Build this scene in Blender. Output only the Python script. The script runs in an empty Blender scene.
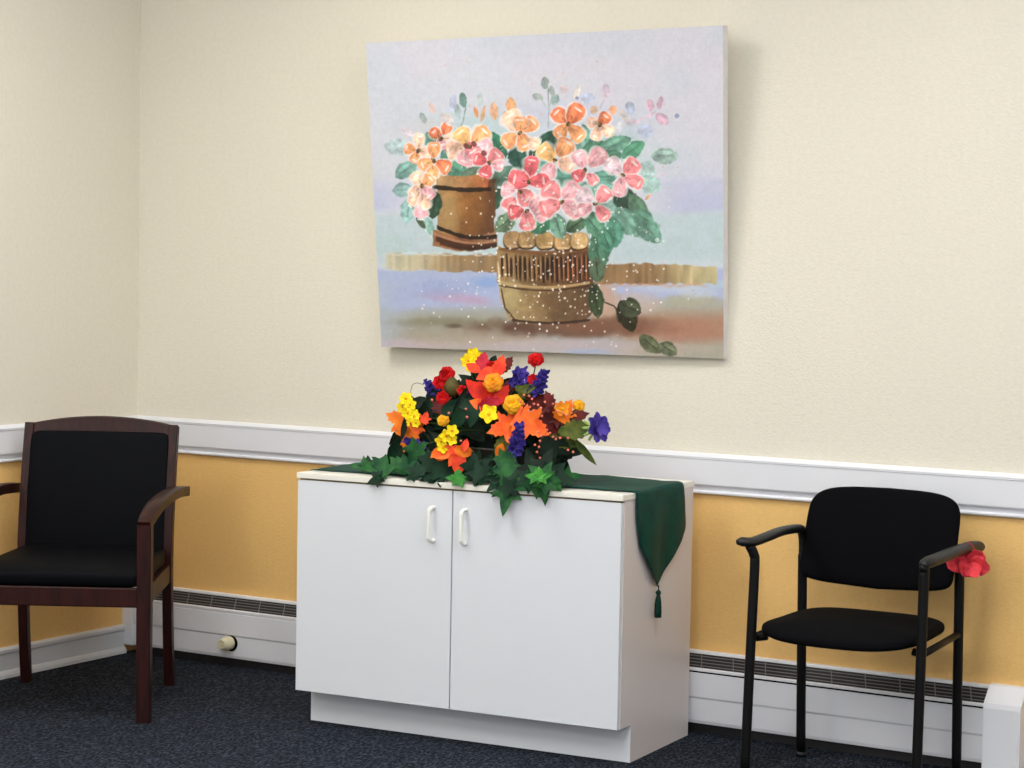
import bpy, bmesh, math, random
import numpy as np
from mathutils import Vector, Matrix, noise
random.seed(7); rng = np.random.default_rng(5)
S = bpy.context.scene
COL = S.collection

# ------------------------------------------------------------------ camera numbers (1024x768 frame)
CAM = np.array([5.6722, -6.4876, 1.5494]); YAW, PITCH, ROLL, FPX = 0.5436, -0.0531, 0.0183, 2122.09
_f = np.array([-math.sin(YAW)*math.cos(PITCH), math.cos(YAW)*math.cos(PITCH), math.sin(PITCH)])
_r = np.cross(_f, [0, 0, 1]); _r /= np.linalg.norm(_r); _u = np.cross(_r, _f)
RM = np.array([_r*math.cos(ROLL)+_u*math.sin(ROLL), -_r*math.sin(ROLL)+_u*math.cos(ROLL), _f])
def ray(px, py): return RM.T @ np.array([(px-512)/FPX, -(py-384)/FPX, 1.0])
def hit(px, py, p0, n):
    d = ray(px, py); n = np.array(n, float); return CAM + d*(((np.array(p0)-CAM) @ n)/(d @ n))
def at_y(px, py, y): return Vector(hit(px, py, (0, y, 0), (0, 1, 0)))
def at_z(px, py, z): return Vector(hit(px, py, (0, 0, z), (0, 0, 1)))

# ------------------------------------------------------------------ helpers
def link(name, me, mats, parent=None, smooth=False, angle=None):
    o = bpy.data.objects.new(name, me); COL.objects.link(o)
    for m in (mats if isinstance(mats, (list, tuple)) else [mats]): me.materials.append(m)
    if smooth:
        me.polygons.foreach_set('use_smooth', [True]*len(me.polygons))
        if angle is not None:
            try: me.set_sharp_from_angle(angle=math.radians(angle))
            except Exception: pass
    if parent: o.parent = parent
    return o
def obj(name, bm, mats, parent=None, smooth=False, angle=None, recalc=True):
    if recalc: bmesh.ops.recalc_face_normals(bm, faces=bm.faces)
    me = bpy.data.meshes.new(name); bm.to_mesh(me); bm.free()
    return link(name, me, mats, parent, smooth, angle)
def empty(name, loc, rz=0.0):
    o = bpy.data.objects.new(name, None); COL.objects.link(o)
    o.location = loc; o.rotation_euler = (0, 0, rz); o.empty_display_size = .1
    return o
def tag(o, label, cat, group=None):
    o['label'] = label; o['category'] = cat
    if group: o['group'] = group
    return o
def box(bm, x0, x1, y0, y1, z0, z1, bev=0.0, seg=2):
    vs = [bm.verts.new((x, y, z)) for z in (z0, z1) for y in (y0, y1) for x in (x0, x1)]
    F = [(0, 2, 3, 1), (4, 5, 7, 6), (0, 1, 5, 4), (2, 6, 7, 3), (0, 4, 6, 2), (1, 3, 7, 5)]
    fs = [bm.faces.new([vs[i] for i in f]) for f in F]
    if bev:
        es = {e for f in fs for e in f.edges}
        bmesh.ops.bevel(bm, geom=list(es), offset=bev, segments=seg, profile=.6, affect='EDGES')
    return bm
def catmull(P, n=8):
    P = [Vector(p) for p in P]; Q = [P[0]*2-P[1]]+P+[P[-1]*2-P[-2]]; out = []
    for i in range(1, len(Q)-2):
        for k in range(n):
            t = k/n; a, b, c, d = Q[i-1], Q[i], Q[i+1], Q[i+2]
            out.append(.5*((2*b)+(c-a)*t+(2*a-5*b+4*c-d)*t*t+(3*b-a-3*c+d)*t**3))
    out.append(P[-1]); return out
def tube(bm, P, rx, ry=None, seg=10, up=(0, 0, 1), radii=None, square=False):
    """sweep an elliptical (or rounded square) section along P"""
    ry = rx if ry is None else ry; rings = []; n = len(P); P = [Vector(p) for p in P]
    up = Vector(up)
    for i, p in enumerate(P):
        t = (P[min(i+1, n-1)]-P[max(i-1, 0)]).normalized()
        s = t.cross(up)
        if s.length < .05: s = t.cross(Vector((0, 1, 0))) if abs(t.y) < .9 else t.cross(Vector((1, 0, 0)))
        s.normalize(); w = s.cross(t).normalized()
        k = radii[i] if radii else 1.0; ring = []
        for j in range(seg):
            a = 2*math.pi*(j+.5)/seg; c, q = math.cos(a), math.sin(a)
            if square:
                m = (abs(c)**5+abs(q)**5)**(-1/5); c *= m; q *= m
            ring.append(bm.verts.new(p+s*(c*rx*k)+w*(q*ry*k)))
        rings.append(ring)
    for A, B in zip(rings, rings[1:]):
        for j in range(seg): bm.faces.new((A[j], A[(j+1) % seg], B[(j+1) % seg], B[j]))
    bm.faces.new(rings[0][::-1]); bm.faces.new(rings[-1])
    return bm
def prism(bm, prof, x0, x1, axis='x'):
    """extrude an (out,z) profile; 'x' wall at y=0 facing -y, 'y' wall at x=0 facing +x"""
    def P(a, o, z): return (a, -o, z) if axis == 'x' else (o, a, z)
    A = [bm.verts.new(P(x0, o, z)) for o, z in prof]; B = [bm.verts.new(P(x1, o, z)) for o, z in prof]
    n = len(prof)
    for i in range(n): bm.faces.new((A[i], A[(i+1) % n], B[(i+1) % n], B[i]))
    bm.faces.new(A[::-1]); bm.faces.new(B); return bm
def superbox(bm, cx, cy, cz, sx, sy, sz, e1=.25, e2=.3, nu=48, nv=24, fn=None):
    """superellipsoid cushion, half-sizes sx sy sz"""
    def pw(v, e): return math.copysign(abs(v)**e, v)
    rows = []
    for i in range(1, nv):
        v = -math.pi/2+math.pi*i/nv; row = []
        for j in range(nu):
            u = 2*math.pi*j/nu
            p = [sx*pw(math.cos(v), e1)*pw(math.cos(u), e2), sy*pw(math.cos(v), e1)*pw(math.sin(u), e2), sz*pw(math.sin(v), e1)]
            if fn: p = fn(p)
            row.append(bm.verts.new((cx+p[0], cy+p[1], cz+p[2])))
        rows.append(row)
    for A, B in zip(rows, rows[1:]):
        for j in range(nu): bm.faces.new((A[j], A[(j+1) % nu], B[(j+1) % nu], B[j]))
    bm.faces.new(rows[0][::-1]); bm.faces.new(rows[-1]); return bm

def thicken(bm, t):
    """give a sheet a back side at constant distance t along its vertex normals"""
    bm.normal_update(); faces = bm.faces[:]; be = [e for e in bm.edges if len(e.link_faces) == 1]
    mp = {v: bm.verts.new(v.co-v.normal*t) for v in bm.verts[:] if v.link_faces}
    for e in be:
        l = e.link_faces[0]; vs = list(l.verts); a, b = e.verts
        i = vs.index(a)
        if vs[(i+1) % len(vs)] is not b: a, b = b, a
        bm.faces.new((b, a, mp[a], mp[b]))
    for f in faces: bm.faces.new([mp[v] for v in reversed(f.verts)])
    return bm
# ------------------------------------------------------------------ materials
def srgb(c): return tuple(((x/255/12.92) if x/255 <= .04045 else ((x/255+.055)/1.055)**2.4) for x in c)
def mat(name, col, rough=.6, spec=.4, bump=None, var=None, metal=0.0, coat=0.0, sheen=0.0, sub=0.0):
    """col 0-255; bump=(scale,strength,dist); var=(scale,amount)"""
    m = bpy.data.materials.new(name); m.use_nodes = True; nt = m.node_tree; b = nt.nodes['Principled BSDF']
    c = srgb(col); b.inputs['Base Color'].default_value = (*c, 1); b.inputs['Roughness'].default_value = rough
    b.inputs['Specular IOR Level'].default_value = spec; b.inputs['Metallic'].default_value = metal
    b.inputs['Coat Weight'].default_value = coat
    if sheen: b.inputs['Sheen Weight'].default_value = sheen
    tc = nt.nodes.new('ShaderNodeTexCoord')
    if var:
        n = nt.nodes.new('ShaderNodeTexNoise'); n.inputs['Scale'].default_value = var[0]; n.inputs['Detail'].default_value = 4
        nt.links.new(tc.outputs['Object'], n.inputs['Vector'])
        r = nt.nodes.new('ShaderNodeValToRGB'); a = var[1]
        r.color_ramp.elements[0].position = .3; r.color_ramp.elements[1].position = .7
        r.color_ramp.elements[0].color = (*[x*(1-a) for x in c], 1); r.color_ramp.elements[1].color = (*[min(1, x*(1+a)) for x in c], 1)
        nt.links.new(n.outputs['Fac'], r.inputs['Fac']); nt.links.new(r.outputs['Color'], b.inputs['Base Color'])
    if bump:
        n = nt.nodes.new('ShaderNodeTexNoise'); n.inputs['Scale'].default_value = bump[0]; n.inputs['Detail'].default_value = 3
        nt.links.new(tc.outputs['Object'], n.inputs['Vector'])
        p = nt.nodes.new('ShaderNodeBump'); p.inputs['Strength'].default_value = bump[1]; p.inputs['Distance'].default_value = bump[2]
        nt.links.new(n.outputs['Fac'], p.inputs['Height']); nt.links.new(p.outputs['Normal'], b.inputs['Normal'])
    return m
M = {}
M['cream'] = mat('cream_wall_paint', (224, 218, 202), .7, .25, (120, .35, .004), (60, .025))
M['orange'] = mat('golden_wall_paint', (233, 189, 118), .6, .3, (120, .35, .004), (60, .03))
M['trim'] = mat('white_trim_paint', (224, 225, 230), .35, .45, (30, .08, .002))
M['base'] = mat('white_baseboard_paint', (212, 213, 216), .4, .4)
M['ceil'] = mat('ceiling_white', (225, 222, 215), .9, .2)
M['heat'] = mat('heater_enamel', (230, 231, 236), .4, .45, (9, .12, .004))
M['grille'] = mat('heater_grille_and_shade_dark', (40, 38, 40), .6, .3)
M['slat'] = mat('heater_grille_slat', (112, 110, 110), .5, .4)
M['dark'] = mat('dark_void', (12, 12, 13), .8, .1)
M['knob'] = mat('cream_plastic_knob', (222, 214, 182), .4, .5)
M['lam'] = mat('white_laminate', (216, 220, 226), .32, .45)
M['lamside'] = mat('off_white_side_laminate', (212, 204, 202), .35, .4)
M['top'] = mat('white_laminate_top', (232, 230, 220), .3, .45)
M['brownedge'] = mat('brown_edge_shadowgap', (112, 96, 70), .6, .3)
M['handle'] = mat('white_plastic_handle', (238, 236, 228), .3, .5)
M['leather'] = mat('black_leather', (5, 6, 10), .6, .07, (260, .25, .002))
M['fabric'] = mat('black_seat_fabric', (5, 5, 8), .85, .08, (500, .3, .002))
M['steel'] = mat('black_coated_steel', (5, 5, 7), .5, .2)
M['pad'] = mat('black_arm_plastic', (14, 14, 16), .45, .4)
M['red_cloth'] = mat('red_crepe', (222, 66, 76), .7, .2, None, (40, .15))
M['edge'] = mat('canvas_edge', (222, 218, 216), .8, .2, (300, .3, .002), (25, .06))
M['white_plastic'] = mat('beige_outlet_plastic', (232, 205, 150), .5, .4)
# wood
def wood(name, c0, c1):
    m = bpy.data.materials.new(name); m.use_nodes = True; nt = m.node_tree; b = nt.nodes['Principled BSDF']
    b.inputs['Roughness'].default_value = .42; b.inputs['Specular IOR Level'].default_value = .22
    tc = nt.nodes.new('ShaderNodeTexCoord'); mp = nt.nodes.new('ShaderNodeMapping'); mp.inputs['Scale'].default_value = (40, 40, 4)
    n = nt.nodes.new('ShaderNodeTexNoise'); n.inputs['Scale'].default_value = 1.6; n.inputs['Detail'].default_value = 6; n.inputs['Distortion'].default_value = .6
    r = nt.nodes.new('ShaderNodeValToRGB'); r.color_ramp.elements[0].position = .3; r.color_ramp.elements[1].position = .75
    r.color_ramp.elements[0].color = (*srgb(c0), 1); r.color_ramp.elements[1].color = (*srgb(c1), 1)
    nt.links.new(tc.outputs['Object'], mp.inputs['Vector']); nt.links.new(mp.outputs['Vector'], n.inputs['Vector'])
    nt.links.new(n.outputs['Fac'], r.inputs['Fac']); nt.links.new(r.outputs['Color'], b.inputs['Base Color'])
    return m
M['wood'] = wood('mahogany_wood', (26, 7, 6), (54, 17, 13))
# carpet
def carpet():
    m = bpy.data.materials.new('navy_grey_carpet'); m.use_nodes = True; nt = m.node_tree; b = nt.nodes['Principled BSDF']
    b.inputs['Roughness'].default_value = .95; b.inputs['Specular IOR Level'].default_value = .1
    tc = nt.nodes.new('ShaderNodeTexCoord')
    mp = nt.nodes.new('ShaderNodeMapping'); mp.inputs['Rotation'].default_value = (0, 0, .62); mp.inputs['Scale'].default_value = (190, 60, 1)
    v = nt.nodes.new('ShaderNodeTexVoronoi'); v.inputs['Scale'].default_value = 1.0
    n = nt.nodes.new('ShaderNodeTexNoise'); n.inputs['Scale'].default_value = 90; n.inputs['Detail'].default_value = 3
    nt.links.new(tc.outputs['Object'], mp.inputs['Vector']); nt.links.new(mp.outputs['Vector'], v.inputs['Vector']); nt.links.new(tc.outputs['Object'], n.inputs['Vector'])
    mx = nt.nodes.new('ShaderNodeMath'); mx.operation = 'MULTIPLY'; nt.links.new(v.outputs['Distance'], mx.inputs[0]); nt.links.new(n.outputs['Fac'], mx.inputs[1])
    r = nt.nodes.new('ShaderNodeValToRGB'); e = r.color_ramp.elements
    e[0].position = .08; e[0].color = (*srgb((6, 8, 11)), 1); e[1].position = .42; e[1].color = (*srgb((58, 66, 80)), 1)
    x = e.new(.22); x.color = (*srgb((18, 22, 28)), 1)
    nt.links.new(mx.outputs[0], r.inputs['Fac']); nt.links.new(r.outputs['Color'], b.inputs['Base Color'])
    p = nt.nodes.new('ShaderNodeBump'); p.inputs['Strength'].default_value = .5; p.inputs['Distance'].default_value = .004
    nt.links.new(mx.outputs[0], p.inputs['Height']); nt.links.new(p.outputs['Normal'], b.inputs['Normal'])
    return m
M['carpet'] = carpet()
M['runner'] = mat('dark_green_runner_cloth', (8, 60, 50), .6, .12, (60, .25, .004), (14, .25))
M['tassel'] = mat('green_tassel_thread', (6, 50, 38), .7, .2, (400, .5, .003))

# ------------------------------------------------------------------ room
RX, RY, RZ = 8.2, -8.6, 3.25
ZT, ZB = 0.9494, 0.8074
def plane(name, verts_faces, mats, idx=None):
    bm = bmesh.new()
    for k, q in enumerate(verts_faces):
        f = bm.faces.new([bm.verts.new(v) for v in q]); f.material_index = idx[k] if idx else 0
    o = obj(name, bm, mats, recalc=False); o['kind'] = 'structure'; return o
def slab(name, boxes, mats):
    bm = bmesh.new()
    for b in boxes:
        n0 = len(bm.faces); box(bm, *b[:6]); bm.faces.ensure_lookup_table()
        for f in bm.faces[n0:]: f.material_index = b[6]
    o = obj(name, bm, mats); o['kind'] = 'structure'; return o
slab('floor', [(-.1, RX, RY, .1, -.08, 0, 0)], [M['carpet']])
slab('wall_back', [(-.1, RX, 0, .1, 0, .88, 1), (-.1, RX, 0, .1, .88, RZ, 0)], [M['cream'], M['orange']])
slab('wall_left', [(-.1, 0, RY, 0, 0, .88, 1), (-.1, 0, RY, 0, .88, RZ, 0)], [M['cream'], M['orange']])
slab('ceiling', [(-.1, RX, RY, .1, RZ, RZ+.08, 0)], [M['ceil']])
rail = [(0, ZT-.004), (.008, ZT-.005), (.0235, ZT-.015), (.0245, ZT-.0175), (.0228, ZT-.0195), (.0235, ZT-.0225), (.0205, ZT-.025), (.0205, ZB+.034),
        (.0195, ZB+.031), (.0110, ZB+.023), (.0075, ZB+.0135), (.0085, ZB+.0105), (.0150, ZB+.0090), (.0160, ZB+.006), (.0150, ZB+.002), (.0100, ZB-.001), (0, ZB-.001)]
bm = bmesh.new(); prism(bm, rail, .0, RX, 'x'); o = obj('trim_1', bm, M['trim']); o['kind'] = 'structure'
bm = bmesh.new(); prism(bm, rail, RY, 0, 'y'); o = obj('trim_2', bm, M['trim']); o['kind'] = 'structure'
bb = [(0, .113), (.008, .113), (.017, .105), (.017, .094), (.012, .086), (.012, .026), (.020, .022), (.026, .012), (.027, 0), (0, 0)]
bm = bmesh.new(); prism(bm, bb, RY, -.082, 'y'); o = obj('baseboard_left', bm, M['base']); o['kind'] = 'structure'
bm = bmesh.new(); prism(bm, bb, 3.70, RX, 'x'); o = obj('baseboard_back', bm, M['base']); o['kind'] = 'structure'

# ------------------------------------------------------------------ baseboard heater
ht = empty('baseboard_heater', (1.8, 0, 0)); tag(ht, 'long white baseboard heater with dark top grille along the back wall', 'heater')
def loc(o, root):   # geometry authored in world space -> keep it there under the root
    o.matrix_parent_inverse = root.matrix_basis.inverted() if False else Matrix.Identity(4)
    return o
def shift(bm, root):
    inv = (Matrix.Translation(root.location) @ Matrix.Rotation(root.rotation_euler.z, 4, 'Z')).inverted()
    bmesh.ops.transform(bm, matrix=inv, verts=bm.verts); return bm
HX0, HX1 = .045, 3.552
bm = bmesh.new(); prism(bm, [(0, .272), (.018, .272), (.021, .266), (.021, .262), (.004, .258), (.004, .03), (0, .03)], HX0, HX1)
obj('top_rail', shift(bm, ht), M['heat'], ht)
bm = bmesh.new(); prism(bm, [(.008, .262), (.020, .262), (.060, .221), (.060, .19), (.008, .19)], HX0, HX1)
gr = obj('grille', shift(bm, ht), M['grille'], ht)
for k in range(4):
    t = (k+.8)/4.5; bm = bmesh.new(); oo = .0215+.040*t; zz = .2622-.041*t
    prism(bm, [(oo-.002, zz+.0020), (oo+.0005, zz+.0018), (oo+.0015, zz-.0004), (oo-.0015, zz)], HX0, HX1); obj('slat', shift(bm, ht), M['slat'], gr)
xx = HX0+.12
while xx < HX1-.05:
    vs = []; bm = bmesh.new()
    for dx in (0, .0035):
        for o_, z_ in ((.020, .262), (.0225, .2635), (.0635, .2225), (.061, .221)): vs.append(bm.verts.new((xx+dx+o_*0.5, -o_, z_)))
    for f in ((0, 1, 2, 3), (7, 6, 5, 4), (0, 4, 5, 1), (1, 5, 6, 2), (2, 6, 7, 3), (3, 7, 4, 0)): bm.faces.new([vs[i] for i in f])
    obj('grille_brace', shift(bm, ht), M['slat'], gr); xx += .118
bm = bmesh.new(); prism(bm, [(.058, .222), (.066, .222), (.070, .219), (.070, .2125), (.0665, .2115), (.0665, .206), (.070, .205), (.0705, .125), (.067, .118), (.069, .045), (.066, .034), (.052, .034), (.052, .22)], HX0, HX1)
obj('front_panel', shift(bm, ht), M['heat'], ht)
bm = bmesh.new(); prism(bm, [(.0668, .2113), (.0674, .2113), (.0674, .2062), (.0668, .2062)], 1.0, HX1)
obj('damper_gap', shift(bm, ht), M['dark'], ht)
bm = bmesh.new(); box(bm, HX0, HX1, -.045, -.004, 0, .06); obj('under_shade_block', shift(bm, ht), M['grille'], ht)  # added dark block: its colour stands in for the shade beneath the heater
for (a, b, nm) in ((.0, .047, 0), (HX1-.006, HX1+.112, 1)):
    bm = bmesh.new(); g = .006 if nm else .002
    z0 = .0 if nm else .03
    prism(bm, [(0, .272+g), (.022, .272+g), (.028, .270+g), (.072+g, .222+g), (.076+g, .212), (.076+g, z0+.006), (.070+g, z0), (0, z0)], a, b)
    es = [e for e in bm.edges if all(abs(v.co.x-b) < 1e-6 for v in e.verts)] if nm else []
    if es: bmesh.ops.bevel(bm, geom=es, offset=.004, segments=2, affect='EDGES')
    obj('end_cap', shift(bm, ht), M['heat'], ht)
# thermostat knob standing out of the panel
kc = Vector((.545, -.0695, .092))
bm = bmesh.new(); tube(bm, [kc+Vector((0, .003, 0)), kc+Vector((0, -.0015, 0))], .031, seg=28); obj('knob_hole', shift(bm, ht), M['dark'], ht)
def lathe_y(bm, c, prof, seg=28):
    rings = []
    for r, d in prof:
        rings.append([bm.verts.new((c.x+r*math.cos(2*math.pi*j/seg), c.y-d, c.z+r*math.sin(2*math.pi*j/seg))) for j in range(seg)])
    for A, B in zip(rings, rings[1:]):
        for j in range(seg): bm.faces.new((A[j], A[(j+1) % seg], B[(j+1) % seg], B[j]))
    bm.faces.new(rings[0]); bm.faces.new(rings[-1]); return bm
bm = bmesh.new(); lathe_y(bm, kc+Vector((-.004, 0, .002)), [(.020, 0), (.026, .004), (.027, .03), (.024, .034), (.024, .037), (.022, .04), (.021, .052), (.018, .056), (.011, .056), (.010, .053), (.006, .053), (.005, .057)])
kb = obj('thermostat_knob', shift(bm, ht), M['knob'], ht, True, 35)

# ------------------------------------------------------------------ cabinet
CY = .0655; CA = Vector((1.3747, -.7638, 0)); CW, CD, CH = 1.2058, .5747, .86
cab = empty('storage_cabinet', CA, CY); tag(cab, 'low white laminate two door cabinet under the floral painting', 'cabinet')
TH = .0185
bm = bmesh.new(); box(bm, 0, CW, -.004, CD, CH-TH, CH, .0015); obj('cabinet_top', bm, M['top'], cab)
bm = bmesh.new(); KR = .0995; ZD = .121
side = [(.019, ZD), (KR, ZD), (KR, 0), (CD-.003, 0), (CD-.003, CH-TH), (.019, CH-TH)]
for (a, b) in ((.004, .022), (CW-.021, CW-.003)):
    A = [bm.verts.new((a, y, z)) for y, z in side]; B = [bm.verts.new((b, y, z)) for y, z in side]; n = len(side)
    for i in range(n): bm.faces.new((A[i], A[(i+1) % n], B[(i+1) % n], B[i]))
    bm.faces.new(A[::-1]); bm.faces.new(B)
    obj('side_panel', bm, M['lamside'], cab); bm = bmesh.new()
bm.free()
bm = bmesh.new(); box(bm, .022, CW-.021, .019, CD-.01, ZD, ZD+.018); box(bm, .022, CW-.021, CD-.016, CD-.004, ZD, CH-TH); box(bm, .022, CW-.021, .019, .028, CH-TH-.03, CH-TH)
box(bm, .59, .61, .02, CD-.02, ZD+.018, CH-TH); obj('carcass', bm, M['lamside'], cab)
bm = bmesh.new(); box(bm, .0042, CW-.0032, KR-.0015, KR-.0002, 0, ZD-.0003); obj('toe_kick', bm, M['lam'], cab)
GA = .5995
for (a, b, hx) in ((.0035, GA-.0022, .5275), (GA+.0022, CW-.006, .648)):
    bm = bmesh.new(); box(bm, a, b, 0, .0185, ZD, CH-TH-.0062, .0012); d = obj('door', bm, M['lam'], cab)
    bm = bmesh.new(); P = catmull([(hx+.004, .001, .669), (hx+.001, -.014, .668), (hx-.001, -.026, .676), (hx-.001, -.028, .69), (hx-.001, -.028, .755), (hx-.001, -.026, .769), (hx+.001, -.014, .777), (hx+.004, .001, .776)], 5)
    tube(bm, P, .0062, seg=12, up=(1, 0, 0)); obj('handle', bm, M['handle'], d, True)
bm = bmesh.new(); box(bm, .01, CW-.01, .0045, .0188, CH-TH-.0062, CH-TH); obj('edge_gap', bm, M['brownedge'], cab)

# ------------------------------------------------------------------ table runner
def make_runner():
    ro = empty('table_runner', CA+Vector((0, 0, CH)), CY)
    tag(ro, 'dark green cloth runner lying along the cabinet top with a pointed draped end', 'table runner')
    def edges(s):   # s along cloth from the left tip (-.33) through the top to the right tip ; returns front d, back d
        f, b = .086, .460; L = -s if s < 0 else s-CW
        if 0 <= s <= CW: return f, b
        fr = float(np.interp(L, [0, .085, .184, .26, .325], [.086, .089, .121, .190, .258])); bk = float(np.interp(L, [0, .06, .16, .325], [.460, .470, .484, .258]))
        return fr, max(bk, fr+.0006)
    ns, nd = 150, 22; s0, s1 = -.33, CW+.325; grid = []
    for i in range(ns+1):
        s = s0+(s1-s0)*i/ns; f, b = edges(s); row = []
        for j in range(nd+1):
            d = f+(b-f)*j/nd
            wr = .0035*noise.noise(Vector((s*5, d*9, 1.3)))+.002*noise.noise(Vector((s*16, d*14, 4)))
            if 0 <= s <= CW: x, z = s, .0055+wr+.004*math.exp(-((d-b)/.03)**2)*(1+noise.noise(Vector((s*9, 0, 0))))
            else:
                L = -s if s < 0 else s-CW; r = .006; sg = -1 if s < 0 else 1
                q = min(L, r*1.57)/r
                x = (0 if s < 0 else CW)+sg*(r*math.sin(q)); z = .0055-r*(1-math.cos(q))-max(0, L-r*1.57)
                fold = .005*(1+math.sin(d*30+L*4+1))*min(1, L/.12)
                x += sg*(fold+abs(wr)); z += wr*max(0, 1-L/.03)
            row.append(Vector((x, d, z)))
        grid.append(row)
    bm = bmesh.new(); V = [[bm.verts.new(p) for p in row] for row in grid]
    for i in range(ns):
        for j in range(nd):
            try: bm.faces.new((V[i][j], V[i+1][j], V[i+1][j+1], V[i][j+1]))
            except Exception: pass
    bmesh.ops.remove_doubles(bm, verts=bm.verts, dist=.0003)
    bmesh.ops.recalc_face_normals(bm, faces=bm.faces)
    thicken(bm, .0018)
    obj('cloth', bm, M['runner'], ro, True)
    for s, sg in ((s0, -1), (s1, 1)):
        row = grid[0] if sg < 0 else grid[-1]; p = row[0]+Vector((sg*.004, 0, 0))
        bm = bmesh.new()
        tube(bm, [p+Vector((0, 0, .004)), p+Vector((0, 0, -.014))], .002, seg=6)
        prof = [(.002, -.010), (.008, -.016), (.0085, -.022), (.0055, -.027), (.007, -.031), (.010, -.05), (.0115, -.08), (.011, -.100), (.002, -.100)]
        rings = []
        for r, z in prof: rings.append([bm.verts.new(p+Vector((r*math.cos(a*math.pi/9)*(1+.12*math.cos(a*3)), r*math.sin(a*math.pi/9), z))) for a in range(18)])
        for A, B in zip(rings, rings[1:]):
            for j in range(18): bm.faces.new((A[j], A[(j+1) % 18], B[(j+1) % 18], B[j]))
        obj('tassel', bm, M['tassel'], ro, True)
make_runner()

# ------------------------------------------------------------------ wood armchair
def bar(bm, P, w, d, right, seg=16, radii=None):
    """rectangular swept bar: w across 'right', d the other way"""
    right = Vector(right).normalized(); n = len(P); rings = []; P = [Vector(p) for p in P]
    for i, p in enumerate(P):
        t = (P[min(i+1, n-1)]-P[max(i-1, 0)]).normalized(); s = (right-t*right.dot(t)).normalized(); q = s.cross(t)
        k = radii[i] if radii else 1; e = .12
        pts = []
        for sx, sy in ((-1, -1), (1, -1), (1, 1), (-1, 1)):
            for (ax, ay) in (((1-e)*sx, sy), (sx, (1-e)*sy)) if sx*sy < 0 else ((sx, (1-e)*sy), ((1-e)*sx, sy)): pts.append((ax, ay))
        rings.append([bm.verts.new(p+s*(a*w/2*k)+q*(b*d/2)) for a, b in pts])
    m = len(rings[0])
    for A, B in zip(rings, rings[1:]):
        for j in range(m): bm.faces.new((A[j], A[(j+1) % m], B[(j+1) % m], B[j]))
    bm.faces.new(rings[0][::-1]); bm.faces.new(rings[-1]); return bm
# local frame: x right (as seen), -y forward ; z up
ac = empty('wooden_armchair', (.530, -.917, 0), .521)
tag(ac, 'dark mahogany armchair with black leather seat and back in the corner', 'chair')
WF, WB, DD = .596, .532, .591; fy, ry = -DD/2, DD/2
for s in (-1, 1):
    bm = bmesh.new(); bar(bm, [(s*WF/2, fy, 0), (s*WF/2, fy, .30), (s*WF/2, fy, .45), (s*WF/2, fy, .672)], .048, .046, (1, 0, 0)); obj('leg', bm, M['wood'], ac)
    bm = bmesh.new(); P = catmull([(s*WB/2, ry+.057, 0), (s*WB/2, ry+.02, .22), (s*WB/2, ry+.0, .45), (s*WB/2, ry+.012, .60), (s*WB/2, ry+.055, .80), (s*WB/2, ry+.10, .955)], 4)
    bar(bm, P, .034, .045, (1, 0, 0)); obj('leg', bm, M['wood'], ac)
bm = bmesh.new(); bar(bm, [(-WF/2+.02, fy, .424), (WF/2-.02, fy, .424)], .066, .026, (0, 0, 1)); obj('apron', bm, M['wood'], ac)
bm = bmesh.new(); bar(bm, [(-WB/2+.015, ry, .424), (WB/2-.015, ry, .424)], .066, .026, (0, 0, 1)); obj('apron', bm, M['wood'], ac)
for s in (-1, 1):
    bm = bmesh.new(); bar(bm, [(s*(WF/2-.003), fy+.02, .424), (s*(WB/2-.001), ry-.02, .424)], .066, .026, (0, 0, 1)); obj('apron', bm, M['wood'], ac)
# arched top rail
bm = bmesh.new(); N = 24; rows = []
for i in range(N+1):
    t = -1+2*i/N; x = t*(WB/2+.017); zt = .952+.034*(1-t*t); zb = .918+.006*(1-t*t); cyb = .014*(1-t*t)
    rows.append([bm.verts.new(v) for v in ((x, ry+.087+cyb-.016, zb), (x, ry+.10+cyb-.016, zt-.003), (x, ry+.104+cyb-.012, zt), (x, ry+.104+cyb+.012, zt), (x, ry+.087+cyb+.016, zb))])
for A, B in zip(rows, rows[1:]):
    for j in range(5): bm.faces.new((A[j], A[(j+1) % 5], B[(j+1) % 5], B[j]))
bm.faces.new(rows[0]); bm.faces.new(rows[-1][::-1]); obj('top_rail', bm, M['wood'], ac, True, 30)
bm = bmesh.new(); bar(bm, [(-WB/2+.01, ry+.005, .50), (WB/2-.01, ry+.005, .50)], .05, .022, (0, 0, 1)); obj('lower_back_rail', bm, M['wood'], ac)
# leather back: follows the rear posts
def backfn(p):
    z = p[2]+.705; yy = .0 if z < .45 else (.012*(z-.45)/.15 if z < .6 else .012+.043*(z-.6)/.2 if z < .8 else .055+.045*(z-.8)/.155)
    bulge = .012*math.cos(p[0]/.26*1.3)*math.cos((z-.705)/.22*1.2)
    return [p[0], p[1]+yy-(bulge if p[1] < 0 else 0), p[2]]
bm = bmesh.new(); superbox(bm, 0, ry-.004, .708, WB/2-.012, .028, .224, .10, .10, 88, 36, backfn); obj('backrest', bm, M['leather'], ac, True)
def seatfn(p):
    k = 1-.09*(p[1]/.29+1)/2; top = p[2]
    if top > 0: top += .010*math.cos(p[0]/.28*1.3)*math.cos(p[1]/.28*1.3)
    if top > 0 and p[1] < -.12: top -= .010*((-p[1]-.12)/.17)**2
    return [p[0]*k, p[1], top]
bm = bmesh.new(); superbox(bm, 0, -.010, .4885, .291, .300, .037, .32, .12, 96, 24, seatfn); obj('seat', bm, M['leather'], ac, True)
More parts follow.
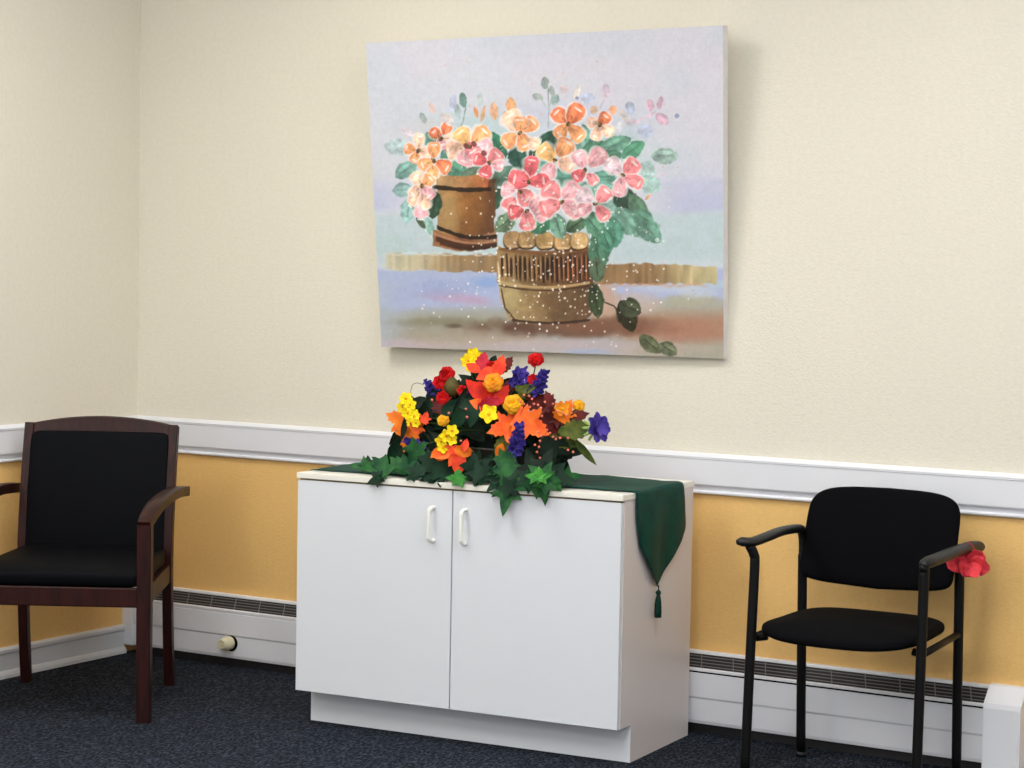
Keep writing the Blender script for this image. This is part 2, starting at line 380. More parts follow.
for s in (-1, 1):
    P = catmull([(s*(WF/2), fy-.018, .668), (s*(WF/2+.001), fy+.03, .688), (s*(WF/2+.008), fy+.12, .717), (s*(WF/2+.016), fy+.26, .735), (s*(WF/2+.018), fy+.42, .736), (s*(WB/2+.047), ry-.04, .728), (s*(WB/2+.047), ry+.06, .720)], 7)
    rr = [1.0+.25*math.sin(math.pi*min(1, i/(len(P)-1)*1.3)) for i in range(len(P))]
    bm = bmesh.new(); bar(bm, P, .042, .036, (1, 0, 0), radii=rr); obj('armrest', bm, M['wood'], ac, True, 40)

# ------------------------------------------------------------------ black metal chair
mc = empty('black_armchair', (3.244, -.388, 0), .046)
tag(mc, 'black fabric visitor chair with tubular metal legs and arms near the heater end', 'chair')
fy, ry = -.19, .19
LW = {(-1, 0): .272, (1, 0): .264, (-1, 1): .256, (1, 1): .258}
TR = .0152
for s in (-1, 1):
    xf, xr = s*LW[(s, 0)], s*LW[(s, 1)]
    bm = bmesh.new(); tube(bm, catmull([(xf-(.004 if s < 0 else 0), fy-.022, 0), (xf, fy-.008, .40), (xf+(.004 if s < 0 else 0), fy, .66), (xf+(.001 if s < 0 else 0), fy-.002, .70), (xf-(.010 if s < 0 else -.002), fy-.010, .728 if s < 0 else .712)], 5), TR, seg=14); lf = obj('leg', bm, M['steel'], mc, True)
    top = [(xr, ry+.028, 0), (xr, ry+.012, .3), (xr, ry+.004, .52), (xr, ry-.002, .66)]
    bm = bmesh.new(); tube(bm, catmull(top, 5), TR, seg=14); lr = obj('leg', bm, M['steel'], mc, True)
    bm = bmesh.new(); tube(bm, [(xf, fy-.006, .445), (xr, ry+.006, .452)], .011, seg=12); tube(bm, [(xf, fy+.03, .440), (xf*.86, fy+.03, .448)], .012, seg=10); obj('side_rail', bm, M['steel'], mc, True)
    bm = bmesh.new(); tube(bm, [(xf-(.004 if s < 0 else 0), fy-.0225, 0), (xf-(.004 if s < 0 else 0), fy-.0215, .018)], .0175, seg=14); obj('foot_cap', bm, M['pad'], lf, True)
    bm = bmesh.new(); tube(bm, [(xr, ry+.028, 0), (xr, ry+.027, .018)], .0175, seg=14); obj('foot_cap', bm, M['pad'], lr, True)
    if s < 0: P = [(xf-.040, fy-.035, .738), (xf-.028, fy-.022, .739), (xf-.006, fy, .738), (xf+.006, fy+.08, .745), (xf+.010, fy+.2, .752), (xr+.004, ry-.05, .748), (xr, ry-.015, .728), (xr, ry-.004, .695), (xr, ry-.002, .655)]
    else: P = [(xf-.004, fy-.012, .712), (xf+.002, fy+.01, .716), (xf+.012, fy+.08, .721), (xf+.022, fy+.2, .727), (xr+.032, ry-.03, .728), (xr+.037, ry+.04, .724), (xr+.039, ry+.075, .720)]
    P = catmull(P, 6); n = len(P)
    if s < 0: rr = [(.55+.45*min(1, i/5))*(1 if i < n*.62 else .62) for i in range(n)]
    else: rr = [(.6+.5*min(1, i/8)) * (1 if i < n-3 else .8) for i in range(n)]
    bm = bmesh.new(); tube(bm, P, (.0215 if s < 0 else .0205), .0145 if s < 0 else .016, seg=16, radii=rr, up=(0, 0, 1)); obj('armrest', bm, M['pad'], mc, True)
    if s > 0:
        bm = bmesh.new(); tube(bm, catmull([(xr, ry-.002, .655), (xr, ry-.003, .70), (xr+.015, ry-.02, .718), (xr+.03, ry-.03, .724)], 5), .0115, seg=12); obj('arm_bracket', bm, M['steel'], mc, True)
def mseat(p):
    z = p[2]
    z += .006*(p[1]/.22)**2*(1 if z > 0 else .3)-(.018*max(0, (-p[1]-.10)/.12)**2)*(1-.5*(p[0]/.25)**2)
    return [p[0]*(1+.03*(-p[1]/.23)), p[1], z]
bm = bmesh.new(); superbox(bm, 0, -.025, .478, .250, .238, .030, .75, .48, 72, 20, mseat); obj('seat', bm, M['fabric'], mc, True)
def mback(p):
    x, y, z = p
    w = 1+.0*z
    zz = z*1.0+(.022*((x/.25)**2)-.016 if z < 0 else -.010*((x/.25)**2))*min(1, abs(z)/.12)
    y += .030*(x/.25)**2*(-1)+.030 - .01 + .24*(z); x += .030*z
    return [x*w, y, zz]
bm = bmesh.new(); superbox(bm, .004, ry+.002, .735, .252, .021, .150, .40, .42, 80, 28, None)
# reshape: superellipse in x-z plane
bm.free(); bm = bmesh.new(); rows = []; NU, NV = 96, 10
for i in range(NV+1):
    t = -math.pi/2+math.pi*i/NV; row = []
    for j in range(NU):
        u = 2*math.pi*j/NU; e = .34 if math.sin(u) > 0 else .17
        k = max(1e-3, math.cos(t))**.35
        x = .250*k*math.copysign(abs(math.cos(u))**e, math.cos(u)); z = .149*(1 if True else 1)*k*math.copysign(abs(math.sin(u))**e, math.sin(u))
        x *= 1-.012*(z/.15)
        y = .021*math.sin(t)
        p = mback((x, y, z)); row.append(bm.verts.new((p[0]+.004, ry-.004+p[1], .738+p[2])))
    rows.append(row)
for A, B in zip(rows, rows[1:]):
    for j in range(NU): bm.faces.new((A[j], A[(j+1) % NU], B[(j+1) % NU], B[j]))
for R_ in (rows[0], rows[-1]):
    c = bm.verts.new(sum((v.co for v in R_), Vector())/NU)
    for j in range(NU): bm.faces.new((R_[j], R_[(j+1) % NU], c))
obj('backrest', bm, M['fabric'], mc, True)
for s in (-1, 1):
    bm = bmesh.new(); tube(bm, [(s*.257, ry+.002, .64), (s*.225, ry+.018, .655)], .009, seg=10); obj('back_bracket', bm, M['steel'], mc, True)

# red crepe flower tucked behind the arm
rf = empty('red_fabric_flower', (0, 0, 0)); tag(rf, 'small red crepe flower hanging behind the arm of the tubular chair', 'flower')
c0 = at_y(969, 563, -.225)
rf.location = c0
def petal(bm, base, ang, L, W, cup, tilt, nrm, up=None, wav=.15, n=7, seed=0):
    """broad wavy petal starting at base, pointing along ang in the plane perpendicular to nrm"""
    nrm = Vector(nrm).normalized(); a = nrm.orthogonal().normalized(); b = nrm.cross(a)
    ax = a*math.cos(ang)+b*math.sin(ang); sx = nrm.cross(ax); g = []
    for i in range(n+1):
        t = i/n; w = W*math.sin(math.pi*min(1, (.08+.80*t)))**.7; row = []
        for j in range(-3, 4):
            q = j/3; h = cup*(t*t*.6+q*q*.5*t)*L+tilt*t*L+wav*L*.5*noise.noise(Vector((t*3+seed, q*2, ang)))
            row.append(bm.verts.new(Vector(base)+ax*(L*t)*(1-.12*q*q)+sx*(w*q)+nrm*h))
        g.append(row)
    for A, B in zip(g, g[1:]):
        for j in range(6): bm.faces.new((A[j], A[j+1], B[j+1], B[j]))
for k in range(6):
    bm = bmesh.new(); petal(bm, (0, 0, 0), k*1.05+.2, .049+.008*(k % 3), .030, .35, .25, (.45+.3*math.cos(k*2), -.85, .1+.3*math.sin(k*2)), wav=.4, seed=k*3.1)
    thicken(bm, .0008); obj('petal', bm, M['red_cloth'], rf, True)

# ------------------------------------------------------------------ painting
def make_painting():
    lean, x0, y0, z0, yaw = .0925, 1.9115, -.045, 1.2665, .0303
    n = (Matrix.Rotation(yaw, 3, 'Z') @ Matrix.Rotation(lean, 3, 'X') @ Vector((0, -1, 0)))
    px = dict(TL=(365.7, 43), TR=(723, 25.3), BR=(723.6, 358.6), BL=(381.5, 346.7))
    C = {k: Vector(hit(*v, (x0, y0, z0), n)) for k, v in px.items()}
    root = empty('floral_painting', (x0, y0+.02, z0)); tag(root, 'large unframed canvas painting of potted pink and orange flowers on the wall', 'painting')
    T = .037; back = {k: v-n*T for k, v in C.items()}
    # homography target px -> use bilinear grid inverse: sample canvas points projected to photo frame
    NU, NV = 620, 560
    u = np.linspace(0, 1, NU+1); v = np.linspace(0, 1, NV+1); U, V = np.meshgrid(u, v)
    A = lambda k: np.array(C[k])
    P = (A('BL')[None, None]*((1-U)*(1-V))[..., None]+A('BR')*(U*(1-V))[..., None]+A('TL')*((1-U)*V)[..., None]+A('TR')*(U*V)[..., None])
    # flat picture coordinates (the same numbers as a 358 x 333 unit drawing of the canvas)
    Q = (P-CAM) @ RM.T; X = 512+FPX*Q[..., 0]/Q[..., 2]; Y = 384-FPX*Q[..., 1]/Q[..., 2]
    img = paint(X, Y)
    nv = (NU+1)*(NV+1); me = bpy.data.meshes.new('canvas_front')
    co = (P-np.array(root.location)).reshape(-1, 3)
    idx = np.arange(nv).reshape(NV+1, NU+1)
    q = np.stack([idx[:-1, :-1], idx[:-1, 1:], idx[1:, 1:], idx[1:, :-1]], -1).reshape(-1, 4)
    me.vertices.add(nv); me.vertices.foreach_set('co', co.ravel()); me.loops.add(q.size); me.loops.foreach_set('vertex_index', q.ravel())
    me.polygons.add(len(q)); me.polygons.foreach_set('loop_start', np.arange(0, q.size, 4)); me.update(calc_edges=True)
    at = me.color_attributes.new('paint', 'FLOAT_COLOR', 'POINT')
    lin = np.where(img <= .04045, img/12.92, ((img+.055)/1.055)**2.4)
    at.data.foreach_set('color', np.concatenate([lin.reshape(-1, 3), np.ones((nv, 1))], 1).astype(np.float32).ravel())
    m = bpy.data.materials.new('painted_canvas'); m.use_nodes = True; nt = m.node_tree; b = nt.nodes['Principled BSDF']
    ca = nt.nodes.new('ShaderNodeVertexColor'); ca.layer_name = 'paint'; nt.links.new(ca.outputs['Color'], b.inputs['Base Color'])
    b.inputs['Roughness'].default_value = .6; b.inputs['Specular IOR Level'].default_value = .3
    tc = nt.nodes.new('ShaderNodeTexCoord'); nz = nt.nodes.new('ShaderNodeTexNoise'); nz.inputs['Scale'].default_value = 220
    bp = nt.nodes.new('ShaderNodeBump'); bp.inputs['Strength'].default_value = .25; bp.inputs['Distance'].default_value = .002
    nt.links.new(tc.outputs['Object'], nz.inputs['Vector']); nt.links.new(nz.outputs['Fac'], bp.inputs['Height']); nt.links.new(bp.outputs['Normal'], b.inputs['Normal'])
    link('canvas_front', me, m, root, True)
    bm = bmesh.new(); L = Vector(root.location); e = n*.0006
    K = ['BL', 'BR', 'TR', 'TL']; Fv = [bm.verts.new(C[k]-e-L) for k in K]; Bv = [bm.verts.new(back[k]-L) for k in K]
    for i in range(4): bm.faces.new((Fv[i], Bv[i], Bv[(i+1) % 4], Fv[(i+1) % 4]))
    bm.faces.new(Fv); bm.faces.new(Bv[::-1])
    obj('canvas_wrap', bm, M['edge'], root)
    # hanging wire from the back of the stretcher up to its nail
    top = (back['TL']+back['TR'])/2; nail = Vector((top.x, -.004, 2.20))
    a = back['TL'].lerp(back['BL'], .35).lerp(back['TR'].lerp(back['BR'], .35), .12); c = back['TL'].lerp(back['BL'], .35).lerp(back['TR'].lerp(back['BR'], .35), .88)
    bm = bmesh.new(); tube(bm, [a-L, nail-L, c-L], .0012, seg=6); obj('hanging_wire', bm, M['slat'], root)

def vnoise(X, Y, s, seed):
    r = np.random.default_rng(seed); G = r.random((64, 64)); x = X/s; y = Y/s; xi = np.floor(x).astype(int); yi = np.floor(y).astype(int)
    fx = x-xi; fy_ = y-yi; fx = fx*fx*(3-2*fx); fy_ = fy_*fy_*(3-2*fy_)
    g = lambda a, b: G[(yi+b) % 64, (xi+a) % 64]
    return (g(0, 0)*(1-fx)+g(1, 0)*fx)*(1-fy_)+(g(0, 1)*(1-fx)+g(1, 1)*fx)*fy_
def paint(X, Y):
    W = lambda *c: np.array(c)/255.
    sm = lambda a, b, t: (lambda q: q*q*(3-2*q))(np.clip((t-a)/(b-a), 0, 1))
    n1 = vnoise(X, Y, 40, 1); n2 = vnoise(X, Y, 15, 2); n3 = vnoise(X, Y, 5, 3); n4 = vnoise(X, Y, 2, 4); ns = (n2-.5)*.5+(n3-.5)*.3+(n4-.5)*.2
    img = np.ones(X.shape+(3,))*W(206, 208, 216)
    def lay(mask, col):
        m = np.clip(mask, 0, 1)[..., None]; img[:] = img*(1-m)+np.array(col)*m
    def soft(cx, cy, rx, ry, col, a=1, e=.5, rot=0):
        c, s = math.cos(rot), math.sin(rot); dx, dy = X-cx, Y-cy; p = (dx*c+dy*s)/rx; q = (-dx*s+dy*c)/ry
        d = np.sqrt(p*p+q*q)+(n2-.5)*.5+(n3-.5)*.2; lay(a*sm(1+e, 1-e, d), col)
    # grounds
    lay(.55*sm(500, 620, X+30*n1)*sm(190, 120, Y), W(210, 205, 214)); lay(.7*sm(.45, .8, n1)*sm(200, 150, Y), W(200, 204, 214))
    lay(.35*sm(.5, .9, vnoise(X, Y, 60, 9)), W(214, 202, 212))
    lay(.75*sm(420, 375, X)*sm(170, 195, Y)*sm(216, 206, Y), W(184, 188, 214))
    lay(.85*sm(640, 690, X)*sm(180, 192, Y+12*n1)*sm(222, 212, Y+6*n1), W(184, 187, 212)); lay(.4*sm(640, 700, X)*sm(150, 180, Y)*sm(200, 190, Y), W(196, 198, 216))
    lay(.9*sm(210, 222, Y+6*n1)*sm(275, 255, Y), W(187, 203, 207)); lay(.4*sm(230, 240, Y)*sm(262, 250, Y)*sm(.3, .7, n2), W(178, 200, 196))
    yl = Y-(X-366)*.022
    lay(sm(268, 274, Y+4*n2), W(172, 182, 212)); lay(.6*sm(274, 280, Y)*sm(300, 285, Y)*sm(.35, .7, n1)*sm(600, 500, X), W(158, 172, 210))
    lay(.8*sm(640, 700, X)*sm(292, 285, Y)*sm(278, 282, Y), W(182, 198, 214))
    lay(.85*sm(300, 316, Y+10*(n1-.5)), W(172, 173, 166)); lay(.8*sm(395, 420, X)*sm(305, 320, Y)*sm(520, 500, X), W(160, 155, 138))
    lay(.7*sm(335, 348, Y), W(190, 180, 178)); lay(.7*sm(400, 375, X)*sm(270, 290, Y), W(180, 190, 202))
    soft(460, 298, 34, 5, W(188, 160, 190), .8, .6, .12); soft(490, 282, 14, 6, W(140, 168, 216), .8); soft(440, 288, 26, 8, W(156, 168, 205), .6)
    soft(445, 322, 45, 4, W(132, 128, 104), .7, .8); soft(455, 326, 7, 2, W(90, 82, 66), .7, .6)
    soft(410, 343, 40, 4, W(200, 178, 190), .6, .8)
    # right lower ground : warm
    lay(.8*sm(620, 650, X)*sm(296, 306, Y), W(170, 165, 145)); lay(.9*sm(590, 640, X)*sm(304, 322, Y)*sm(352, 335, Y+6*n1), W(172, 132, 108))
    soft(640, 302, 22, 10, W(200, 178, 168), .7); soft(600, 300, 16, 22, W(196, 156, 128), .8); soft(690, 300, 30, 5, W(176, 170, 140), .7); soft(665, 286, 30, 6, W(190, 198, 214), .7); soft(700, 292, 20, 5, W(196, 204, 210), .6)
    soft(560, 328, 85, 9, W(104, 72, 54), .85, .5); soft(520, 330, 16, 9, W(92, 66, 54), .7); soft(610, 326, 60, 8, W(128, 90, 70), .8, .6); soft(690, 330, 34, 12, W(176, 124, 104), .6)
    soft(500, 342, 70, 5, W(186, 170, 160), .8, .6); soft(575, 346, 80, 5, W(188, 176, 180), .8); soft(590, 352, 24, 3, W(168, 176, 204), .8); soft(660, 350, 45, 5, W(186, 168, 156), .7); soft(460, 336, 60, 6, W(172, 158, 140), .6)
    # the shelf strips
    st = vnoise(X, Y*.1, 3.2, 11)
    yt = 253.5+(X-386)*.010; yb = 270+(X-386)*.022; e = (n3-.5)*3
    mk = sm(yt-1+e, yt+1+e, Y)*sm(yb+1+e, yb-1+e, Y)*sm(384, 392, X+3*n3)*sm(506, 502, X)
    tt = sm(395, 470, X)[..., None]; cs = W(204, 196, 166)*(1-tt)+W(150, 124, 92)*tt; cs = cs*(1+.22*(st-.5))[..., None]+ (np.array([.0,-.01,-.03])*sm(.5,.9,n2)[...,None])
    mk3 = np.clip(mk, 0, 1)[..., None]; img[:] = img*(1-mk3)+cs*mk3
    yt = 265+(X-600)*.008-2*np.sin((X-600)/30); yb = 284+(X-600)*.0
    mk = sm(yt-1+e, yt+1+e, Y)*sm(yb+1+e, yb-1+e, Y)*sm(594, 598, X)*sm(719.5, 717, X+2*n3)
    tt = sm(640, 712, X)[..., None]; cs = W(142, 112, 78)*(1-tt)+W(206, 192, 146)*tt; cs = cs*(1+.30*(st-.5))[..., None]
    mk3 = np.clip(mk, 0, 1)[..., None]; img[:] = img*(1-mk3)+cs*mk3
    lay(.6*sm(283, 285, Y+e)*sm(288, 285, Y+e)*sm(600, 620, X)*sm(712, 700, X), W(206, 160, 130)); lay(.5*sm(252, 254, Y+e)*sm(256, 254, Y+e)*sm(380, 400, X)*sm(500, 490, X), W(225, 228, 228))
    R = np.random.default_rng(21)
    def shape(cx, cy, L, Wd, ang, col, a=1.0, edge=None, pt=1.0, tex=.25, e=.10):
        """leaf / petal stroke: L,Wd half sizes, pointed by pt"""
        m0 = (abs(X-cx) < L+4) & (abs(Y-cy) < L+4)
        r = np.where(m0.any(1))[0]; c_ = np.where(m0.any(0))[0]
        if not len(r) or not len(c_): return
        sl = (slice(r[0], r[-1]+1), slice(c_[0], c_[-1]+1))
        dx, dy = X[sl]-cx, Y[sl]-cy; c, s = math.cos(ang), math.sin(ang)
        p = (dx*c+dy*s)/L; q = (-dx*s+dy*c)/Wd; k = np.clip(1-p*p, 0, 1)**(.5*pt)*(1+(.32*p if pt < .8 and edge is not None else 0))
        d = np.maximum(abs(p), abs(q)/np.maximum(k, .03))+(n3[sl]-.5)*.24+(n4[sl]-.5)*.12
        I = img[sl]
        if edge is not None:
            mm = (.85*np.clip((1.42-d)/.26, 0, 1)*np.clip(.45+n2[sl]*.9, 0, 1))[..., None]; I[:] = I*(1-mm)+np.array(edge)*mm
        mm = (a*np.clip((1.0+e-d)/(2*e), 0, 1))[..., None]
        t_ = (1+tex*(n3[sl]-.5)*.55+tex*(n4[sl]-.5)*.4+tex*.14*np.sin(q*5+p*2+cx)+tex*(n2[sl]-.5)*.9+.06*p)[..., None]
        I[:] = I*(1-mm)+np.clip(np.array(col)*t_, 0, 1)*mm
    def line(x0, y0, x1, y1, w, col, a=1):
        L = math.hypot(x1-x0, y1-y0); shape((x0+x1)/2, (y0+y1)/2, L/2+1, w, math.atan2(y1-y0, x1-x0), col, a, pt=.5, e=.3)
    # misty background growth
    soft(480, 128, 70, 14, W(186, 204, 208), .8, .6); soft(600, 130, 60, 16, W(196, 202, 214), .7, .6); soft(560, 112, 40, 12, W(196, 196, 214), .6, .6); soft(425, 130, 30, 12, W(206, 200, 204), .6, .6); soft(590, 150, 60, 20, W(176, 202, 200), .6)
    for (x, y, l, w, a, c, al) in [(463, 100, 8, 4, 1.4, (112, 142, 134), 1), (480, 99, 7, 3, 1.6, (168, 180, 176), .8), (458, 112, 8, 3, 1.5, (158, 178, 176), .8), (453, 103, 9, 3.5, 1.7, (186, 192, 216), .8), (432, 108, 6, 3.5, 1.2, (222, 188, 176), .7), (423, 118, 6, 3, 1.2, (150, 162, 158), .8), (447, 118, 8, 4, .5, (222, 200, 192), .6),
                               (476, 112, 6, 2, 1.3, (226, 150, 90), .9), (483, 114, 9, 2, 1.8, (220, 160, 110), .8), (494, 111, 9, 4, 1.5, (226, 170, 130), .9), (511, 106, 9, 5, 1.5, (226, 166, 116), .95), (505, 118, 7, 2, 1.5, (226, 150, 100), .8),
                               (545, 83, 6.5, 4, 1.5, (140, 152, 146), .9), (552, 91, 6, 3, 1.3, (150, 162, 156), .8), (538, 97, 6, 3.5, .4, (152, 164, 158), .8), (555, 100, 6, 4, 2, (140, 166, 158), .8), (564, 89, 5, 4, .5, (224, 200, 200), .6), (577, 92, 8, 3, 1.9, (222, 212, 200), .7),
                               (588, 98, 8, 5, .2, (178, 188, 212), .7), (606, 91, 8, 4, 1.5, (210, 186, 204), .7), (594, 110, 4, 4, 0, (222, 184, 150), .9), (613, 110, 5, 4, 1.7, (232, 160, 116), .9), (630, 108, 7, 5, 1.5, (176, 186, 210), .8), (650, 105, 6, 4, 1.4, (214, 170, 188), .85), (660, 103, 7, 3, 1.8, (214, 172, 190), .8), (662, 119, 8, 5, .7, (212, 172, 192), .85),
                               (625, 116, 8, 4, .9, (214, 202, 196), .7), (645, 131, 8, 7, .3, (178, 186, 210), .75), (632, 122, 8, 3, 0, (214, 190, 200), .6), (618, 128, 14, 4, -.8, (206, 204, 204), .6), (407, 132, 9, 3, .5, (216, 198, 208), .6), (677, 116, 2.5, 2.5, 0, (150, 158, 188), .9), (577, 98, 2, 1.5, 0, (110, 120, 160), .7)]:
        shape(x, y, l, w, a, W(*c), al, pt=1.3)
    for l in [(466, 106, 463, 122, .7, (130, 152, 146)), (463, 122, 458, 132, .7, (150, 165, 160)), (548, 88, 549, 112, .7, (130, 145, 140)), (549, 112, 548, 128, .8, (150, 165, 165)), (552, 96, 549, 108, .6, (140, 152, 148)), (541, 99, 547, 108, .6, (150, 160, 155)), (655, 112, 636, 122, 1, (212, 178, 196)), (651, 110, 650, 118, .8, (212, 178, 196)), (600, 108, 606, 96, .8, (212, 190, 204))]:
        line(*l[:4], l[4], W(*l[5]), .8)
    # leaves behind
    G1, G2, G3, G4 = W(92, 138, 120), W(58, 92, 78), W(128, 164, 152), W(44, 74, 58)
    for (x, y, l, w, a, c, al) in [(398, 147, 13, 8, .1, (176, 198, 198), .8), (406, 170, 12, 7.5, -.6, (120, 158, 148), 1), (403, 190, 10, 7, -.1, (130, 160, 158), 1), (408, 210, 12, 7, 1.7, (134, 168, 164), 1), (429, 226, 8, 4.5, 1.3, (140, 180, 168), 1), (430, 141, 9, 6, 1.2, (108, 150, 134), 1),
                               (449, 160, 11, 7, .9, (88, 136, 118), 1), (456, 170, 13, 9, .6, (84, 134, 112), 1), (451, 152, 8, 5, .5, (110, 152, 132), 1), (471, 176, 14, 8, -.6, (96, 118, 98), 1), (497, 146, 15, 9, 1.1, (56, 112, 86), 1), (518, 157, 13, 9, 1.4, (50, 86, 74), 1), (513, 140, 8, 6, 1, (60, 96, 80), 1), (504, 176, 12, 9, -.8, (92, 122, 106), 1), (490, 184, 11, 8, -.9, (86, 106, 88), 1), (494, 200, 12, 8, -1.1, (58, 84, 66), 1),
                               (547, 142, 13, 9, -.9, (46, 78, 62), 1), (536, 154, 9, 7, 1.5, (54, 76, 56), 1), (541, 166, 8, 8, 1.5, (88, 150, 130), .9), (563, 179, 14, 10, .1, (92, 142, 126), 1), (583, 190, 16, 8, .2, (110, 158, 142), 1), (585, 136, 11, 6, 1.4, (104, 148, 132), 1), (577, 146, 9, 8, 1, (122, 158, 146), 1), (594, 149, 13, 9, -.4, (74, 116, 94), 1), (613, 146, 18, 8, -.4, (106, 150, 130), 1), (612, 156, 10, 6, -.2, (82, 124, 102), 1), (633, 150, 13, 7, -.6, (88, 142, 114), 1), (665, 156, 13, 7.5, 0, (168, 194, 184), 1), (604, 177, 12, 7, 0, (98, 146, 128), 1), (604, 187, 14, 6, .2, (120, 164, 148), 1),
                               (646, 170, 9, 9, .3, (166, 196, 188), .8), (650, 184, 11, 9, .5, (158, 190, 180), .85), (610, 212, 16, 12, .7, (136, 172, 162), 1), (625, 200, 14, 11, .8, (60, 82, 68), 1), (638, 207, 14, 8, 1.0, (98, 130, 106), 1), (627, 222, 17, 10, .9, (118, 160, 142), 1), (648, 229, 17, 10, .8, (110, 152, 134), 1), (643, 218, 12, 8, .6, (104, 148, 128), 1), (614, 232, 15, 9, 1.5, (92, 146, 124), 1), (596, 226, 14, 9, 1.3, (70, 110, 88), 1), (601, 244, 14, 10, 1.2, (76, 116, 92), 1)]:
        shape(x, y, l*1.1, w*1.05, a, W(*c), al, pt=1.6, tex=.35)
        if al == 1 and l > 9:
            ca, sa = math.cos(a), math.sin(a); line(x-ca*l*.7, y-sa*l*.7, x+ca*l*.7, y+sa*l*.7, .5, W(*c)*.75, .5)
            shape(x+sa*w*.45, y-ca*w*.45, l*.6, w*.25, a, np.clip(W(*c)*1.3, 0, 1), .45, pt=1)
    # left pot
    def body(xl, xr, y0, y1, c0, c1, c2, curve=0, taper=0, a=1):
        yy = Y-curve*np.sin(np.clip((X-xl)/(xr-xl), 0, 1)*math.pi); f = np.clip((yy-y0)/(y1-y0), 0, 1)
        L_ = xl+taper*f**2.6; R_ = xr-taper*f**2.6; t = np.clip((X-L_)/(R_-L_), 0, 1); e_ = (n3-.5)*2
        mk = a*sm(L_-1, L_+.8, X+e_)*sm(R_+1, R_-.8, X+e_)*sm(y0-1, y0+.6, yy+e_)*sm(y1+1, y1-.6, yy+e_)
        a1 = np.clip(t*2, 0, 1)[..., None]; a2 = np.clip(t*2-1, 0, 1)[..., None]; c = (c0*(1-a1)+c1*a1)*(1-a2)+c2*a2
        c = c*(1+.5*ns+.10*(n1-.5))[..., None]; mk = np.clip(mk, 0, 1)[..., None]; img[:] = img*(1-mk)+c*mk
    body(433, 497, 229, 246, W(150, 104, 72), W(132, 84, 56), W(150, 116, 92), 5); body(437, 495, 178, 232, W(168, 134, 88), W(134, 90, 48), W(92, 60, 38), 5, 1)
    body(439, 488, 174, 188, W(178, 142, 96), W(164, 120, 78), W(178, 98, 60), 2)
    soft(450, 212, 8, 22, W(180, 148, 98), .6, .6); soft(476, 205, 10, 20, W(146, 96, 48), .5, .6)
    def arc(xl, xr, y0, sag, w, col, a=.95, slope=0):
        t = np.clip((X-xl)/(xr-xl), 0, 1); yc = y0+sag*np.sin(t*math.pi)+slope*t; d = abs(Y-yc)/w+(n3-.5)*.5
        lay(a*sm(1.3, .7, d)*sm(xl-1, xl+1, X)*sm(xr+1, xr-1, X), col)
    arc(434, 491, 186.5, 2, 2.1, W(40, 28, 20), .95, 2.5); arc(437, 497, 227, 5.5, 2.0, W(38, 26, 18), .95, 9); arc(436, 497, 238.5, 5, 2.6, W(66, 38, 24), .9, 6); arc(433, 497, 233, 5.5, 1.2, W(190, 140, 104), .6, 8); arc(440, 497, 243.5, 4.5, 1.5, W(58, 36, 24), .8, 2)
    # right pot
    body(497, 593, 247, 283, W(150, 122, 82), W(116, 84, 52), W(86, 54, 36), 5); body(500, 593, 281, 317, W(174, 152, 106), W(126, 100, 66), W(96, 70, 48), 4, 9)
    body(505, 592, 308, 321, W(168, 146, 104), W(124, 98, 68), W(100, 74, 54), 3, 10)
    soft(512, 295, 8, 16, W(184, 164, 118), .7); soft(560, 300, 24, 8, W(112, 84, 60), .6)
    for k in range(20):
        xk = 502+k*4.55; yk0 = 253+2.5*math.sin((xk-497)/95*math.pi); dk = R.random(); w = .8+R.random()*.9
        line(xk, yk0+R.random()*4, xk+R.random()*1.5, 279+3.5*math.sin((xk-497)/95*math.pi)-R.random()*5, w, W(48, 30, 22), .95)
        line(xk+2.2, yk0+1, xk+2.6, 280, .6, W(176, 138, 92) if k < 12 else W(196, 122, 76), .7)
    arc(499, 590, 282.5, 5, 1.2, W(192, 160, 112), .9); arc(499, 590, 285.5, 5, .9, W(70, 44, 30), .8); arc(499, 591, 249, 3.5, 1.6, W(124, 84, 50), .9)
    arc(512, 590, 320, 3, 1.3, W(62, 42, 32), .9); line(501, 288, 505, 308, .9, W(60, 40, 28), .8); line(505, 308, 515, 320, 1, W(60, 40, 28), .7); line(498, 262, 500, 285, .8, W(226, 206, 170), .8)
    for (x, y, c) in [(513, 240, (190, 150, 104)), (527, 240, (182, 146, 98)), (545, 241, (180, 144, 92)), (563, 242, (190, 152, 102)), (579, 241, (200, 164, 112))]:
        shape(x, y+.5, 9.4, 10.0, 1.5, W(70, 46, 28), .9, pt=.7); shape(x, y-.6, 8.6, 9.3, 1.5, W(*c), 1, pt=.7, tex=.3); line(x-5, y+6, x+5, y+6, .6, W(232, 212, 172), .7)
    # leaves in front
    for (x, y, l, w, a, c) in [(506, 222, 13, 9, -.7, (104, 128, 102)), (542, 224, 13, 9, -.7, (66, 116, 88)), (558, 226, 13, 8, 1.3, (104, 142, 122)), (577, 224, 12, 8, -.6, (72, 96, 72)), (594, 226, 13, 9, .9, (86, 128, 104)), (598, 255, 14, 10, 1.3, (74, 112, 90)), (606, 240, 12, 8, 1.2, (84, 136, 112)), (597, 270, 12, 8.5, 1.5, (80, 98, 76)),
                            (596, 300, 17, 8, 1.45, (58, 70, 46)), (627, 316, 16, 9.5, 1.2, (50, 46, 28)), (630, 308, 11, 10, .4, (78, 84, 62)), (650, 344, 13, 7.5, .7, (98, 104, 76)), (668, 349, 10, 7, .5, (122, 128, 100)), (434, 205, 13, 8, 1.7, (52, 76, 58)), (416, 208, 10, 3.5, .9, (60, 80, 62)), (421, 223, 7, 3, .9, (66, 78, 60))]:
        shape(x, y, l*1.08, w, a, W(*c), 1, pt=1.5, tex=.45)
